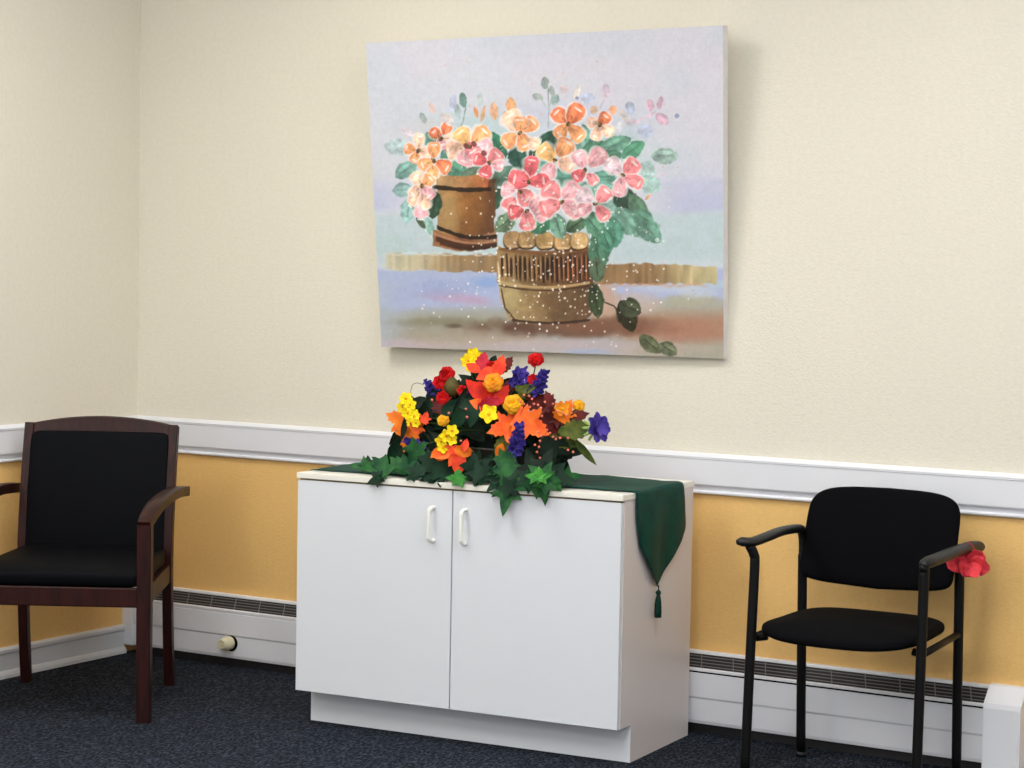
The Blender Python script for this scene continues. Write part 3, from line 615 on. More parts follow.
        ca, sa = math.cos(a), math.sin(a); shape(x+sa*w*.4, y-ca*w*.4, l*.6, w*.25, a, np.clip(W(*c)*1.35, 0, 1), .5)
        line(x-ca*l*.7, y-sa*l*.7, x+ca*l*.7, y+sa*l*.7, .5, W(*c)*.6, .7)
    for l in [(604, 302, 614, 306), (614, 306, 620, 314), (416, 172, 424, 172), (424, 172, 432, 181), (432, 181, 434, 192)]: line(*l, 1.4 if l[0] < 500 else .8, W(50, 62, 46), .9)
    # flowers : petals
    WH = W(238, 228, 224); O, O2, P1, P2, P3, PK = (244, 164, 112), (240, 132, 90), (244, 196, 168), (236, 140, 142), (236, 172, 178), (234, 108, 114)
    Y1 = (240, 186, 120); PL = (224, 196, 204)
    FL = [((418, 151), [(419, 141, 8, 5, P1), (410, 149, 6, 5, O), (415.5, 157.5, 6, 5, O), (425, 152, 7, 5, P1)]),
          ((441, 139), [(446, 129, 6, 5, O2), (436, 134, 7, 5, O2), (442, 143, 7, 5, P3), (450, 138, 6, 4, P1)]),
          ((434, 161), [(434, 150, 8, 6, O), (426, 164, 8, 6, O), (443, 166, 8, 6.5, O2), (433, 172, 7, 6, O)]),
          ((470, 147), [(463, 137, 10, 8, Y1), (480, 136, 11, 8, O), (455, 150, 9, 8, P1), (466, 157, 9, 8, P3), (482, 147, 11, 7, P3), (472, 150, 9, 8, P2)]),
          ((489, 163), [(480, 160, 7, 6, PK), (495, 157, 8, 7, P2), (486, 171, 7, 6, PK), (498, 165, 6, 5, P3)]),
          ((422, 186), [(418, 179, 8, 6, P1), (428, 181, 7, 6, O), (416, 192, 8, 6, P1), (427, 193, 8, 6, P3), (414, 200, 6, 5, P1), (421, 209, 9, 6, P3), (424, 202, 8, 6, P1)]),
          ((520, 133), [(513, 121, 11, 9, P1), (529, 125, 9, 7, O), (510, 140, 9, 7, O), (524, 142, 9, 7, O), (534, 143, 6, 6, P1), (520, 124, 8, 7, O)]),
          ((568, 124), [(560, 116, 9, 7, O2), (575, 114, 11, 8, O2), (562, 131, 9, 6, O), (576, 133, 10, 7, O)]),
          ((600, 125), [(594, 123, 7, 5, P1), (604, 119, 7, 6, O2), (597, 133, 8, 5, P1), (607, 130, 7, 5, P1)]),
          ((555, 160), [(547, 153, 10, 8, Y1), (564, 148, 10, 8, O), (549, 170, 8, 7, P3), (566, 164, 9, 7, P1)]),
          ((529, 182), [(531, 167, 11, 7, PK), (519, 180, 11, 9, PK), (539, 181, 10, 7, PK)]),
          ((520, 192), [(508, 190, 7, 6, P3), (525, 197, 9, 8, P2), (510, 204, 8, 7, P2)]),
          ((527, 211), [(516, 212, 8, 7, PK), (537, 206, 8, 8, P3), (527, 221, 10, 7, P2), (541, 216, 6, 5, P3)]),
          ((562, 202), [(552, 192, 10, 9, P2), (550, 207, 11, 8, P2), (571, 192, 11, 9, P3), (572, 208, 12, 8, P3)]),
          ((595, 204), [(585, 197, 9, 8, PL), (603, 195, 9, 7, P2), (585, 209, 8, 6, P3), (602, 213, 9, 6, P2)]),
          ((585, 170), [(580, 159, 9, 7, P3), (597, 158, 11, 8, P3), (579, 175, 7, 6, PK), (592, 179, 7, 5, P2)]),
          ((623, 175), [(614, 167, 10, 7, PL), (631, 167, 9, 8, P2), (620, 187, 10, 6, P3), (634, 181, 10, 6, P2)])]
    for (cx, cy), ps in FL:
        for (x, y, l, w, c) in ps:
            a = math.atan2(y-cy, x-cx); shape(x, y, l*1.02, w*1.02, a, W(*c), 1, WH, .75, .3)
        for (x, y, l, w, c) in ps:
            a = math.atan2(y-cy, x-cx); k = 1.12 if R.random() > .4 else .9
            shape(x+R.uniform(-2, 2), y+R.uniform(-2, 2), l*.55, w*.4, a+R.uniform(-.5, .5), np.clip(W(*c)*k+.03, 0, 1), .7, None, .8, .3)
            shape(x+(x-cx)*.45, y+(y-cy)*.45, w*.6, 1.2, a+1.57, W(246, 232, 226), .75)
            shape(x+(cx-x)*.4+R.uniform(-1, 1), y+(cy-y)*.4, 2.5, 1.0, a, W(*c)*.78, .8)
        shape(cx, cy, 2.6, 1.8, R.random()*3, W(78, 56, 40), .9); shape(cx+R.uniform(-2, 2), cy+R.uniform(-2, 2), 1.6, 1, 1, W(150, 130, 60), .9)
    for (x, y) in [(466, 146), (474, 144), (484, 153)]: shape(x, y, 3.2, 2.6, 1, W(112, 58, 52), .85)
    # spatter
    for k in range(330):
        x, y = R.normal(545, 62), R.normal(270, 48); s = .5+R.random()*.7
        if 372 < x < 719 and 60 < y < 352: shape(x, y, s, s, 0, W(238, 232, 222), .85, e=.4)
    for k in range(60): shape(R.uniform(380, 700), R.uniform(60, 345), .9, .8, 0, W(232, 170, 140), .6, e=.4)
    shape(657, 240, 2.2, 2.2, 0, W(214, 232, 226), .9); shape(648, 197, 4, 1.5, -.8, W(230, 170, 120), .9)
    img *= (1+.035*(n4-.5)+.02*(n3-.5))[..., None]
    return np.clip(img, 0, 1)
make_painting()

# ------------------------------------------------------------------ silk flower arrangement
def leafmat(name, c, c2=None, rough=.55, scale=30, spec=.18):
    m = bpy.data.materials.new(name); m.use_nodes = True; nt = m.node_tree; b = nt.nodes['Principled BSDF']
    b.inputs['Roughness'].default_value = rough; b.inputs['Specular IOR Level'].default_value = spec
    tc = nt.nodes.new('ShaderNodeTexCoord'); n = nt.nodes.new('ShaderNodeTexNoise'); n.inputs['Scale'].default_value = scale
    r = nt.nodes.new('ShaderNodeValToRGB'); c2 = c2 or tuple(x*.7 for x in c)
    r.color_ramp.elements[0].position = .35; r.color_ramp.elements[1].position = .65
    r.color_ramp.elements[0].color = (*srgb(c2), 1); r.color_ramp.elements[1].color = (*srgb(c), 1)
    nt.links.new(tc.outputs['Object'], n.inputs['Vector']); nt.links.new(n.outputs['Fac'], r.inputs['Fac']); nt.links.new(r.outputs['Color'], b.inputs['Base Color'])
    return m
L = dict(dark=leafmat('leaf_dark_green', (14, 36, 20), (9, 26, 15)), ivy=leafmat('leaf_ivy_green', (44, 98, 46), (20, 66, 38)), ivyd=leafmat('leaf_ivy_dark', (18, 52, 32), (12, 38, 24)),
         bright=leafmat('leaf_bright_green', (66, 140, 52), (36, 104, 40)), olive=leafmat('leaf_olive', (96, 100, 36), (52, 74, 28)), maroon=leafmat('leaf_maroon', (100, 24, 20), (66, 20, 20)),
         red=leafmat('leaf_scarlet', (216, 44, 22), (176, 28, 20)), coral=leafmat('leaf_coral', (240, 82, 44), (222, 56, 34)), orange=leafmat('leaf_orange', (250, 118, 44), (238, 84, 34)), amber=leafmat('leaf_amber', (238, 128, 22), (214, 96, 20)),
         yellow=leafmat('petal_yellow', (250, 228, 24), (232, 200, 14)), gold=leafmat('petal_gold', (240, 180, 30), (214, 140, 26)), ogold=leafmat('petal_orange_gold', (238, 160, 34), (224, 120, 24)), rpet=leafmat('petal_red', (218, 26, 26), (176, 16, 20)),
         rose=leafmat('petal_rose', (196, 40, 60), (160, 28, 44)), purple=leafmat('petal_purple', (70, 58, 150), (48, 38, 112)), violet=leafmat('petal_violet', (88, 72, 170), (60, 46, 130)), stem=leafmat('stem_green', (58, 84, 40)), twig=leafmat('stem_brown', (104, 70, 52)),
         pale=leafmat('sepal_pale_green', (176, 200, 120), (140, 170, 90)), berry=leafmat('berry_peach', (238, 140, 112), (224, 110, 90)), bud=leafmat('bud_brown', (96, 82, 40), (60, 62, 34)))
fa = empty('flower_arrangement', (2.0, -.45, CH+.011), CY)
tag(fa, 'silk autumn flower arrangement with trailing ivy standing on the green runner', 'flower arrangement')
FI = (Matrix.Translation(fa.location) @ Matrix.Rotation(CY, 4, 'Z')).inverted()
VIEW = Vector((CAM[0]-2.0, CAM[1]+.45, CAM[2]-1.05)).normalized()
def cabd(p):  # depth behind the cabinet's front edge
    q = Vector(p)-CA; return -math.sin(CY)*q.x+math.cos(CY)*q.y
def fpt(px, py, d):  # point on the photo ray at depth d behind the cabinet front
    n = (-math.sin(CY), math.cos(CY), 0); p0 = CA+Vector(n)*d; return Vector(hit(px, py, tuple(p0), n))
def dome(px, py, k=1.0):
    r = ((px-492)/112)**2+((py-440)/95)**2
    return .30-.20*k*math.sqrt(max(0, 1-min(r, 1)))
def outline(kind):
    if kind == 'maple':
        pts = [(0, 0), (.08, -.08), (.02, -.26), (.12, -.27), (.16, -.40), (.24, -.33), (.30, -.26), (.36, -.36), (.44, -.38), (.50, -.50), (.56, -.40), (.55, -.30), (.52, -.18), (.64, -.22), (.70, -.17), (.80, -.19), (.82, -.10), (1.0, 0)]
    elif kind == 'ivy':
        pts = [(0, 0), (-.12, -.12), (-.20, -.36), (-.02, -.30), (.14, -.30), (.26, -.44), (.40, -.54), (.42, -.36), (.46, -.20), (.62, -.17), (.80, -.10), (1.0, 0)]
    elif kind == 'leaf': pts = [(0, 0), (.12, -.14), (.3, -.25), (.5, -.28), (.7, -.22), (.88, -.10), (1, 0)]
    elif kind == 'narrow': pts = [(0, 0), (.15, -.06), (.4, -.105), (.65, -.095), (.85, -.05), (1, 0)]
    elif kind == 'round': pts = [(0, 0), (.1, -.16), (.3, -.33), (.55, -.40), (.8, -.33), (.95, -.16), (1, 0)]
    elif kind == 'serrate': pts = [(0, 0), (.12, -.14), (.2, -.13), (.28, -.24), (.36, -.2), (.46, -.29), (.54, -.22), (.64, -.25), (.72, -.16), (.82, -.15), (.88, -.07), (1, 0)]
    return pts
def leaf_bm(kind, size, fold=.25, curl=.25, seed=0):
    pts = outline(kind); bm = bmesh.new(); m = 2
    mids = []; rows = {-1: [], 1: []}
    def H(x, y): return -curl*x*x*.5+fold*abs(y)+.05*noise.noise(Vector((x*2+seed, y*2, seed)))
    for (x, y) in pts: mids.append(bm.verts.new((max(0, x)*size, 0, H(max(x, 0), 0)*size)))
    for s in (-1, 1):
        for i, (x, y) in enumerate(pts):
            if abs(y) < 1e-6: rows[s].append((mids[i], mids[i])); continue
            e = bm.verts.new((x*size, s*y*size, H(x, y)*size)); h = bm.verts.new(((x*.5+max(x, 0)*.5)*size, s*y*.5*size, H(x, y*.5)*size)); rows[s].append((h, e))
        for i in range(len(pts)-1):
            a, b = rows[s][i], rows[s][i+1]; M0, M1 = mids[i], mids[i+1]
            for quad in ((M0, M1, b[0], a[0]), (a[0], b[0], b[1], a[1])):
                q = []
                for v in quad:
                    if v not in q: q.append(v)
                if len(q) >= 3:
                    try: bm.faces.new(q)
                    except Exception: pass
    bmesh.ops.recalc_face_normals(bm, faces=bm.faces)
    thicken(bm, .0007)
    return bm
def frame(p, direction, normal):
    x = Vector(direction).normalized(); n = Vector(normal); z = (n-x*n.dot(x)).normalized(); y = z.cross(x)
    return Matrix.Translation(p) @ Matrix((x, y, z)).transposed().to_4x4()
Rr = Vector(_r); Uu = Vector((0, 0, 1))
def put_leaf(name, kind, px, py, d, L_px, ang, m, tiltn=(0, 0, 0), fold=.25, curl=.3, centre=True):
    """leaf with its middle at the photo point; ang = direction its tip points in the picture (deg, 0 right, 90 up)"""
    p = fpt(px, py, d); size = L_px/302.; a = math.radians(ang)
    nrm = (VIEW+Vector((random.uniform(-.35, .35), 0, random.uniform(-.1, .45)))+Vector(tiltn)).normalized()
    dr = Rr*math.cos(a)+Uu*math.sin(a); dr = (dr-nrm*dr.dot(nrm)).normalized()
    if centre: p = p-dr*size*.45
    bm = leaf_bm(kind, size, fold, curl, random.random()*9)
    bmesh.ops.transform(bm, matrix=frame(p, dr, nrm), verts=bm.verts)
    for v in bm.verts:      # leaves lie on the cloth or hang in front of the doors, never inside the cabinet
        dd = cabd(v.co)
        if v.co.z < CH+.013 and dd > -.010:
            if dd > .022: v.co.z = CH+.013+.25*max(0, .02+(v.co.z-CH))*.3
            else: v.co -= Vector((-math.sin(CY), math.cos(CY), 0))*(dd+.010+.1*abs(v.co.z-CH))
    bmesh.ops.transform(bm, matrix=FI, verts=bm.verts)
    return obj(name, bm, m, fa, True, 50)
def stem_to(p, base=None, m=None, r=.0022, name='stem'):
    base = base or Vector((2.0+random.uniform(-.10, .10), -.45+random.uniform(-.05, .05), CH+.09)); p = Vector(p)
    base.x += (p.x-base.x)*.15
    mid = base.lerp(p, .55)+Vector((0, 0, .03)); P = catmull([base, mid, p], 5); bm = bmesh.new(); tube(bm, P, r, seg=6)
    bmesh.ops.transform(bm, matrix=FI, verts=bm.verts); return obj(name, bm, m or L['stem'], fa, True)
# container : low oval basket bowl, nearly buried by leaves
bm = bmesh.new(); rings = []
for r, z in [(.10, .0), (.125, .006), (.145, .05), (.15, .085), (.155, .09), (.15, .095), (.14, .09), (.13, .06), (.0005, .055)]:
    rings.append([bm.verts.new((r*1.25*math.cos(a*math.pi/20), r*.8*math.sin(a*math.pi/20), z)) for a in range(40)])
for A, B in zip(rings, rings[1:]):
    for j in range(40): bm.faces.new((A[j], A[(j+1) % 40], B[(j+1) % 40], B[j]))
bm.faces.new(rings[0]); bm.faces.new(rings[-1])
obj('bowl', bm, mat('dark_bowl', (34, 30, 24), .5), fa, True, 40)
# filler : dark leaves
def inside(px, py):
    poly = [(398, 428), (410, 400), (432, 392), (450, 385), (475, 378), (512, 376), (535, 398), (556, 418), (568, 440), (566, 462), (558, 478), (520, 483), (470, 480), (430, 476), (402, 470), (408, 450)]
    c = False; n = len(poly); j = n-1
    for i in range(n):
        xi, yi = poly[i]; xj, yj = poly[j]
        if (yi > py) != (yj > py) and px < (xj-xi)*(py-yi)/(yj-yi)+xi: c = not c
        j = i
    return c
k = 0
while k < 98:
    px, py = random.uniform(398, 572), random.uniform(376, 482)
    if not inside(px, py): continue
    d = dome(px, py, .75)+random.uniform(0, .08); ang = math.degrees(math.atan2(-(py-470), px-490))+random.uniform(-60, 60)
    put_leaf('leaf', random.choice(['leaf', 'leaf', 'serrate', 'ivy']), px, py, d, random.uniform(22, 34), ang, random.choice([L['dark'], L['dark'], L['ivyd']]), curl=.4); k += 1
# dense inner greenery nobody could count
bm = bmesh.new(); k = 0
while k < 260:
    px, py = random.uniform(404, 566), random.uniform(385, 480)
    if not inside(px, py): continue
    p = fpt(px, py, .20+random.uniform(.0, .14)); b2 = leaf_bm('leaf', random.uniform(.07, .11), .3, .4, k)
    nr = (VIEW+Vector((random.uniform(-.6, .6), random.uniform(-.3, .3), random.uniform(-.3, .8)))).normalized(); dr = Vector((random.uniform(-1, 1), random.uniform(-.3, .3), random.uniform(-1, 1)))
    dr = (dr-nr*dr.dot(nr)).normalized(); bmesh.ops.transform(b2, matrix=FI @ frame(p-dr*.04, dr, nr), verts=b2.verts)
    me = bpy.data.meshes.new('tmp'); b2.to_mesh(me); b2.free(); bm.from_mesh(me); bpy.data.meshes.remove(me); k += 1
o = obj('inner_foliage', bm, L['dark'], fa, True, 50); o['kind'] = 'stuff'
# named leaves : kind,px,py,len,ang,mat,front offset
for (nm, kd, px, py, ln, ang, m, off) in [
    ('maple_leaf', 'maple', 401, 420, 34, 150, 'amber', -.02), ('maple_leaf', 'maple', 409, 436, 32, 250, 'amber', -.02), ('maple_leaf', 'maple', 418, 425, 20, 40, 'orange', -.03), ('maple_leaf', 'maple', 425, 418, 14, 70, 'coral', -.03),
    ('maple_leaf', 'maple', 505, 427, 34, 200, 'orange', -.07), ('maple_leaf', 'maple', 530, 424, 40, 330, 'orange', -.07), ('maple_leaf', 'maple', 565, 411, 26, 60, 'amber', -.02), ('maple_leaf', 'maple', 555, 417, 24, 200, 'maroon', -.01),
    ('maple_leaf', 'round', 479, 391, 26, 340, 'red', -.05), ('maple_leaf', 'serrate', 474, 388, 22, 130, 'red', -.048), ('maple_leaf', 'serrate', 489, 404, 28, 200, 'rose', -.05), ('maple_leaf', 'serrate', 500, 397, 28, 60, 'red', -.03), ('maple_leaf', 'serrate', 499, 368, 26, 75, 'coral', -.04), ('maple_leaf', 'leaf', 488, 373, 24, 205, 'coral', -.04), ('maple_leaf', 'serrate', 482, 363, 26, 75, 'rose', -.05), ('maple_leaf', 'leaf', 474, 368, 18, 150, 'coral', -.06), ('maple_leaf', 'serrate', 505, 366, 24, 60, 'maroon', -.01),
    ('maple_leaf', 'serrate', 512, 385, 26, 20, 'maroon', 0), ('maple_leaf', 'serrate', 525, 392, 26, 330, 'olive', -.02), ('maple_leaf', 'serrate', 527, 389, 18, 20, 'olive', -.04), ('maple_leaf', 'maple', 545, 406, 30, 70, 'maroon', 0), ('maple_leaf', 'maple', 536, 398, 24, 100, 'maroon', 0), ('maple_leaf', 'serrate', 550, 402, 22, 110, 'maroon', -.02), ('maple_leaf', 'maple', 552, 425, 30, 330, 'maroon', -.01), ('maple_leaf', 'serrate', 572, 418, 32, 20, 'maroon', -.02), ('maple_leaf', 'serrate', 574, 430, 38, 5, 'olive', -.03), ('maple_leaf', 'serrate', 562, 440, 30, 340, 'olive', 0), ('maple_leaf', 'serrate', 503, 444, 28, 240, 'olive', -.06), ('maple_leaf', 'leaf', 500, 450, 16, 250, 'amber', -.07),
    ('maple_leaf', 'maple', 441, 405, 22, 80, 'maroon', -.02), ('maple_leaf', 'maple', 445, 397, 18, 20, 'red', -.03), ('maple_leaf', 'leaf', 481, 405, 22, 160, 'orange', -.05),
    ('lily_petal', 'leaf', 446, 452, 26, 200, 'orange', -.08), ('lily_petal', 'leaf', 440, 456, 18, 160, 'amber', -.08), ('lily_petal', 'leaf', 456, 450, 18, 20, 'coral', -.08), ('lily_petal', 'leaf', 463, 451, 22, 350, 'amber', -.09), ('lily_petal', 'leaf', 459, 462, 26, 265, 'coral', -.09), ('lily_petal', 'leaf', 465, 446, 14, 80, 'coral', -.09), ('lily_petal', 'leaf', 454, 458, 18, 240, 'orange', -.085), ('lily_petal', 'leaf', 437, 452, 16, 220, 'amber', -.085),
    ('long_leaf', 'narrow', 583, 450, 36, 312, 'olive', -.02), ('long_leaf', 'narrow', 404, 428, 30, 80, 'dark', -.05), ('long_leaf', 'narrow', 460, 402, 34, 60, 'dark', -.05), ('long_leaf', 'leaf', 473, 413, 26, 260, 'ivyd', -.06), ('long_leaf', 'leaf', 452, 408, 28, 30, 'ivyd', -.05), ('long_leaf', 'leaf', 471, 405, 26, 10, 'ivyd', -.05), ('long_leaf', 'leaf', 459, 418, 26, 230, 'ivyd', -.06), ('long_leaf', 'leaf', 397, 451, 34, 245, 'ivyd', -.02), ('long_leaf', 'leaf', 432, 398, 24, 80, 'ivyd', -.01), ('long_leaf', 'leaf', 493, 361, 14, 60, 'dark', 0), ('long_leaf', 'serrate', 548, 450, 34, 290, 'dark', -.03), ('long_leaf', 'serrate', 560, 446, 30, 330, 'dark', -.01)]:
    put_leaf(nm, kd, px, py, max(.02, dome(px, py)+off), ln, ang, L[m], fold=.2)
# ivy trailing on the cabinet top (d positive = behind front edge) and over the front edge
for (px, py, d, ln, ang, m) in [
    (360, 466, .10, 22, 170, 'ivy'), (368, 463, .12, 20, 95, 'ivyd'), (376, 468, .07, 24, 210, 'ivy'), (384, 464, .10, 24, 80, 'ivy'), (382, 474, .02, 22, 235, 'ivy'), (392, 469, .07, 26, 200, 'ivy'), (400, 465, .09, 26, 110, 'ivy'), (404, 474, .04, 26, 260, 'ivy'), (413, 469, .06, 26, 330, 'ivy'), (374, 480, -.012, 18, 200, 'ivyd'), (365, 472, .05, 18, 215, 'ivy'),
    (420, 476, .03, 24, 300, 'ivyd'), (414, 455, .06, 26, 250, 'ivy'), (426, 465, .05, 24, 240, 'ivyd'), (438, 474, .03, 30, 200, 'ivyd'), (446, 468, .04, 30, 70, 'ivyd'), (436, 462, .05, 26, 120, 'ivyd'), (458, 476, -.005, 17, 90, 'bright'), (463, 479, -.007, 17, 10, 'bright'), (453, 478, -.006, 16, 170, 'bright'), (474, 474, .03, 32, 250, 'ivyd'), (485, 467, .04, 32, 60, 'ivyd'), (484, 478, .02, 26, 320, 'ivyd'), (470, 462, .05, 28, 150, 'ivyd'),
    (497, 478, .0, 22, 240, 'ivyd'), (500, 468, .01, 26, 210, 'ivy'), (510, 462, .02, 28, 80, 'ivy'), (506, 478, -.01, 28, 250, 'ivy'), (508, 456, .03, 22, 40, 'ivy'), (493, 486, -.01, 16, 225, 'ivyd'), (506, 499, -.025, 30, 262, 'ivy'), (512, 490, -.02, 22, 330, 'ivyd'), (499, 492, -.015, 16, 215, 'ivyd'), (516, 478, 0, 26, 300, 'ivyd'),
    (538, 473, -.04, 17, 95, 'bright'), (532, 476, -.04, 16, 160, 'bright'), (545, 476, -.04, 15, 20, 'bright'), (530, 485, -.015, 28, 200, 'ivy'), (543, 486, -.018, 34, 280, 'ivy'), (552, 484, -.012, 26, 340, 'ivy'), (526, 476, 0, 26, 120, 'ivyd'), (555, 472, .02, 28, 40, 'ivyd'), (563, 478, .03, 24, 350, 'ivyd'), (572, 477, .09, 22, 10, 'ivy'), (545, 462, .02, 30, 70, 'dark'), (530, 462, .02, 28, 110, 'dark')]:
    put_leaf('ivy_leaf', 'ivy', px, py, d, ln, ang, L[m], fold=.12, curl=.35, tiltn=(0, 0, .15))
def vine(pts, name='ivy_vine'):
    P = catmull([fpt(*p) for p in pts], 5); bm = bmesh.new(); tube(bm, P, .0022, seg=6); bmesh.ops.transform(bm, matrix=FI, verts=bm.verts); obj(name, bm, L['ivy'], fa, True)
vine([(440, 466, .14), (410, 470, .08), (385, 470, .07), (366, 469, .07)]); vine([(505, 460, .12), (503, 474, .01), (508, 484, -.014), (505, 494, -.02)]); vine([(530, 465, .12), (540, 476, 0), (545, 484, -.014)]); vine([(545, 470, .14), (562, 478, .05), (574, 478, .09)])
# blooms
def xf(bm, p, nrm, roll=0):
    z = Vector(nrm).normalized(); x = z.orthogonal().normalized(); y = z.cross(x)
    bmesh.ops.transform(bm, matrix=FI @ Matrix.Translation(p) @ Matrix((x, y, z)).transposed().to_4x4() @ Matrix.Rotation(roll, 4, 'Z'), verts=bm.verts); return bm
def bloom(name, px, py, off, r_px, m, n=5, kind='open', centre=None, stem=True, nz=(0, 0, .2)):
    p = fpt(px, py, max(.01, dome(px, py)+off)); r = r_px/302.; nrm = (VIEW+Vector(nz)+Vector((random.uniform(-.25, .25), 0, random.uniform(-.2, .2)))).normalized()
    bm = bmesh.new()
    if kind == 'open':
        for k in range(n): petal(bm, (0, 0, 0), 2*math.pi*k/n, r, r*.42, .1, .15, (0, 0, 1), wav=.25, seed=px+k)
    elif kind == 'ruffle':
        for lay_, (s, t, q) in enumerate([(1, .15, n), (.85, .55, n-1), (.65, 1.0, n-2), (.42, 1.8, 4)]):
            for k in range(q): petal(bm, (0, 0, 0), 2*math.pi*k/q+lay_*.5, r*s, r*s*.55, .25, t*.6, (0, 0, 1), wav=.7, seed=px+k+lay_*7)
    elif kind == 'rose':
        for lay_, (s, t, q) in enumerate([(1, .1, 6), (.85, .5, 6), (.68, 1.0, 5), (.5, 1.6, 5), (.32, 2.6, 4)]):
            for k in range(q): petal(bm, (0, 0, 0), 2*math.pi*k/q+lay_*.6, r*s, r*s*.6, -.3, t*.55, (0, 0, 1), wav=.12, seed=px+k+lay_*3)
    thicken(bm, .0006)
    o = obj(name, xf(bm, p, nrm, random.random()*6), L[m], fa, True)
    if centre:
        bm = bmesh.new(); bmesh.ops.create_icosphere(bm, subdivisions=2, radius=r*.2); bmesh.ops.scale(bm, vec=(1, 1, .7), verts=bm.verts); bmesh.ops.translate(bm, vec=(0, 0, r*.15), verts=bm.verts)
        obj('flower_centre', xf(bm, p, nrm), L[centre], o, True)
    if stem: stem_to(p-nrm*.004)
    return p
for a in [(468, 361, -.05, 8), (474, 355, -.05, 8), (478, 358, -.04, 6), (470, 368, -.04, 5)]: bloom('yellow_flower', a[0], a[1], a[2], a[3], 'yellow', 6, 'open', 'gold')
for a in [(406, 399, -.04, 7.5), (403, 407, -.04, 7), (410, 405, -.05, 7), (408, 413, -.05, 7.5), (414, 416, -.05, 7), (411, 423, -.05, 5), (416, 423, -.05, 5)]: bloom('yellow_flower', *a, 'yellow', 6, 'open', 'gold', stem=(a[1] > 415))
for a in [(452, 431, -.08, 7), (446, 436, -.08, 7), (441, 441, -.08, 6.5), (443, 448, -.08, 6.5), (452, 440, -.08, 6), (440, 452, -.08, 4)]: bloom('yellow_flower', *a, 'yellow', 5, 'open', 'gold', stem=(a[1] == 431))
bloom('yellow_flower', 489, 414, -.07, 10, 'yellow', 5, 'open', 'gold')
bloom('rose_bloom', 493, 382, -.06, 10.5, 'ogold', 6, 'rose'); bloom('rose_bloom', 513, 404, -.07, 10.5, 'gold', 6, 'rose'); bloom('rose_bloom', 443, 420, -.07, 6.5, 'gold', 6, 'rose'); bloom('rose_bloom', 579, 405.5, -.02, 6.5, 'gold', 6, 'rose', stem=False)
bloom('yellow_flower', 562, 409, -.03, 8, 'ogold', 5, 'open', 'gold')
bloom('carnation', 536, 361, -.03, 8.5, 'rpet', 7, 'ruffle', nz=(0, 0, .5)); bloom('carnation', 447, 375, -.04, 8.5, 'rpet', 7, 'ruffle'); bloom('carnation', 440, 383, -.04, 8, 'rpet', 7, 'ruffle'); bloom('carnation', 443, 398, -.04, 7, 'rpet', 7, 'ruffle'); bloom('carnation', 533, 380, -.03, 6, 'rpet', 7, 'ruffle'); bloom('carnation', 491, 367, -.02, 6, 'rpet', 7, 'ruffle')
bloom('carnation', 463, 391, -.01, 6, 'rpet', 6, 'ruffle')
# brown bud
p = fpt(452, 387, .13); bm = bmesh.new(); bmesh.ops.create_uvsphere(bm, u_segments=20, v_segments=14, radius=.029); bmesh.ops.scale(bm, vec=(.92, .92, 1.15), verts=bm.verts)
for v in bm.verts: v.co.x *= 1-.25*max(0, v.co.z/.033); v.co.y *= 1-.25*max(0, v.co.z/.033)
bmesh.ops.transform(bm, matrix=FI @ Matrix.Translation(p), verts=bm.verts); obj('seed_pod', bm, L['bud'], fa, True); stem_to(p)
# purple spikes : little florets along a stalk
def spike(px0, py0, px1, py1, off, w_px, n, m):
    bm = bmesh.new(); a, b = fpt(px0, py0, max(.01, dome(px0, py0)+off)), fpt(px1, py1, max(.01, dome(px1, py1)+off))
    for k in range(n):
        t = k/(n-1); c = a.lerp(b, t); w = w_px/302.*(1-.45*t); an = k*2.4
        c = c+Rr*(math.cos(an)*w*.7)+VIEW*(abs(math.sin(an))*w*.5)+Uu*(math.sin(an)*w*.35); s = w*.55+.004
        for q in range(4):
            nr = (VIEW+Vector((random.uniform(-.6, .6), 0, random.uniform(-.5, .6)))).normalized(); petal(bm, c, q*1.57+random.random(), s, s*.45, .4, .3, nr, wav=.3, n=4, seed=k)
    thicken(bm, .0006); bmesh.ops.transform(bm, matrix=FI, verts=bm.verts)
    o = obj('purple_spike', bm, L[m], fa, True); stem_to(a); return o
spike(516, 385, 518, 368, -.01, 6, 16, 'purple'); spike(523, 385, 524, 369, -.02, 6, 18, 'violet'); spike(534, 392, 545, 371, -.02, 7, 24, 'purple'); spike(539, 385, 541, 375, -.03, 6, 12, 'purple'); spike(516, 452, 520, 424, -.09, 7, 26, 'purple'); spike(419, 446, 405, 440, -.04, 6, 14, 'purple'); spike(435, 388, 425, 382, -.02, 5, 12, 'purple'); spike(430, 393, 428, 387, -.02, 4, 6, 'purple'); spike(476, 398, 471, 392, 0, 5, 8, 'purple')
# right hand violet bloom with pale sepals
p = fpt(597, 428, .16)
bm = bmesh.new()
for k in range(7): petal(bm, (0, 0, 0), k*.9, .052, .018, .1, .1, (0, 0, 1), wav=.2, seed=k)
for k in range(5): petal(bm, (0, 0, .006), k*1.26, .034, .014, .2, .4, (0, 0, 1), wav=.2, seed=k+9)
thicken(bm, .0006); o = obj('violet_bloom', xf(bm, p, (.93, -.25, .2)), L['violet'], fa, True)
bm = bmesh.new()
for k in range(9): petal(bm, (0, 0, -.006), k*.7, .040, .006, -.3, -.35, (0, 0, 1), wav=.2, seed=k)
thicken(bm, .0006); obj('sepals', xf(bm, p, (.93, -.25, .2)), L['pale'], o, True)
vine_p = catmull([fpt(540, 455, .2), fpt(570, 440, .17), fpt(588, 432, .165), fpt(599, 430, .16)], 5); bm = bmesh.new(); tube(bm, vine_p, .002, seg=6); bmesh.ops.transform(bm, matrix=FI, verts=bm.verts); obj('stem', bm, L['pale'], fa, True)
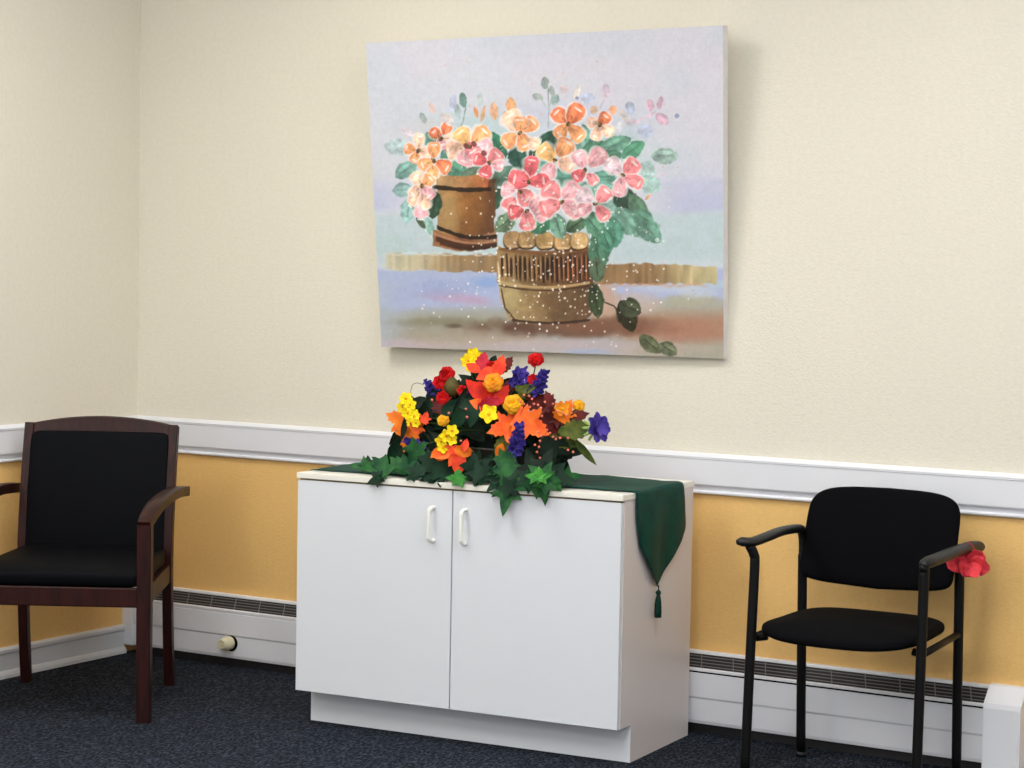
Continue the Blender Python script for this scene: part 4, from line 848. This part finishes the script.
P = catmull([fpt(545, 440, .14), fpt(560, 424, .14), fpt(578, 410, .15)], 5); bm = bmesh.new(); tube(bm, P, .0028, seg=6); bmesh.ops.transform(bm, matrix=FI, verts=bm.verts); obj('twig', bm, L['twig'], fa, True)
# thin curling tendril, top left
P = catmull([fpt(416, 420, .2), fpt(411, 398, .2), fpt(412, 386, .2), fpt(417, 383, .2), fpt(424, 385, .2)], 6); bm = bmesh.new(); tube(bm, P, .0011, seg=5); bmesh.ops.transform(bm, matrix=FI, verts=bm.verts); obj('twig', bm, L['olive'], fa, True)
# berries on wires
B = [(529, 396), (532, 399), (524, 404), (527, 406), (530, 407), (534, 404), (533, 411), (538, 405), (541, 408), (529, 411), (545, 402), (553, 404), (557, 411), (562, 413), (566, 415), (547, 430), (550, 433), (553, 437), (556, 439), (560, 438), (568, 438), (538, 432), (541, 436), (540, 441), (535, 445), (537, 452), (540, 458), (541, 463), (539, 447), (466, 409), (467, 417), (461, 441), (449, 413), (432, 400), (524, 395), (521, 402), (568, 450), (573, 452), (542, 416)]
for (x, y) in B:
    bm = bmesh.new(); bmesh.ops.create_icosphere(bm, subdivisions=2, radius=.0042); bmesh.ops.transform(bm, matrix=FI @ Matrix.Translation(fpt(x, y, max(.01, dome(x, y)-.10))), verts=bm.verts); obj('berry', bm, L['berry'], fa, True)
for pts in ([(520, 415), (526, 404), (533, 400), (529, 396)], [(530, 470), (536, 455), (541, 440), (548, 431)], [(541, 463), (538, 450), (545, 436), (568, 438)], [(540, 415), (550, 405), (557, 411), (566, 415)]):
    P = catmull([fpt(x, y, max(.01, dome(x, y)-.097)) for x, y in pts], 5); bm = bmesh.new(); tube(bm, P, .0008, seg=5); bmesh.ops.transform(bm, matrix=FI, verts=bm.verts); obj('twig', bm, L['twig'], fa, True)

# ------------------------------------------------------------------ ceiling lights
def troffer(x, y, label):
    t = empty('ceiling_light', (x, y, RZ)); tag(t, label, 'ceiling light', 'ceiling light panels')
    bm = bmesh.new()
    for b in ((-.31, -.29, -.61, .61), (.29, .31, -.61, .61), (-.29, .29, -.61, -.59), (-.29, .29, .59, .61)): box(bm, b[0], b[1], b[2], b[3], -.03, 0)
    obj('frame', bm, M['trim'], t)
    m = bpy.data.materials.get('diffuser') or bpy.data.materials.new('diffuser'); m.use_nodes = True; b = m.node_tree.nodes['Principled BSDF']
    b.inputs['Base Color'].default_value = (.9, .9, .9, 1); b.inputs['Emission Color'].default_value = (1.0, .99, .965, 1); b.inputs['Emission Strength'].default_value = LS
    bm = bmesh.new(); box(bm, -.289, .289, -.589, .589, -.016, -.004); obj('diffuser', bm, m, t)
LS = 20.6
TR_ = [(1.4, -1.8, 'rectangular ceiling light panel nearest the left corner of the room'), (3.75, -1.8, 'rectangular ceiling light panel above the tubular chair side'),
       (1.1, -4.2, 'rectangular ceiling light panel of the middle row, by the left wall'), (3.6, -4.2, 'rectangular ceiling light panel in the centre of the room'), (6.1, -4.2, 'rectangular ceiling light panel of the middle row, farthest right'),
       (1.1, -6.7, 'rectangular ceiling light panel of the rear row, by the left wall'), (3.6, -6.7, 'rectangular ceiling light panel of the rear row, between its two neighbours'), (6.1, -6.7, 'rectangular ceiling light panel of the rear row, above the camera side')]
for x, y, l in TR_: troffer(x, y, l)

# ------------------------------------------------------------------ world, camera, view
w = bpy.data.worlds.new('World'); S.world = w; w.use_nodes = True
bg = w.node_tree.nodes['Background']; bg.inputs[0].default_value = (.93, .96, 1.0, 1); bg.inputs[1].default_value = 1.2
cd = bpy.data.cameras.new('Camera'); co = bpy.data.objects.new('Camera', cd); COL.objects.link(co); S.camera = co
cd.sensor_width = 36; cd.lens = FPX/1024*36; cd.clip_start = .05
Rw = Matrix(((RM[0][0], RM[1][0], -RM[2][0]), (RM[0][1], RM[1][1], -RM[2][1]), (RM[0][2], RM[1][2], -RM[2][2])))
co.matrix_world = Matrix.Translation(Vector(CAM)) @ Rw.to_4x4()
vs = S.view_settings; vs.view_transform = 'Standard'; vs.look = 'None'; vs.exposure = 0.0; vs.gamma = 1; vs.use_curve_mapping = False
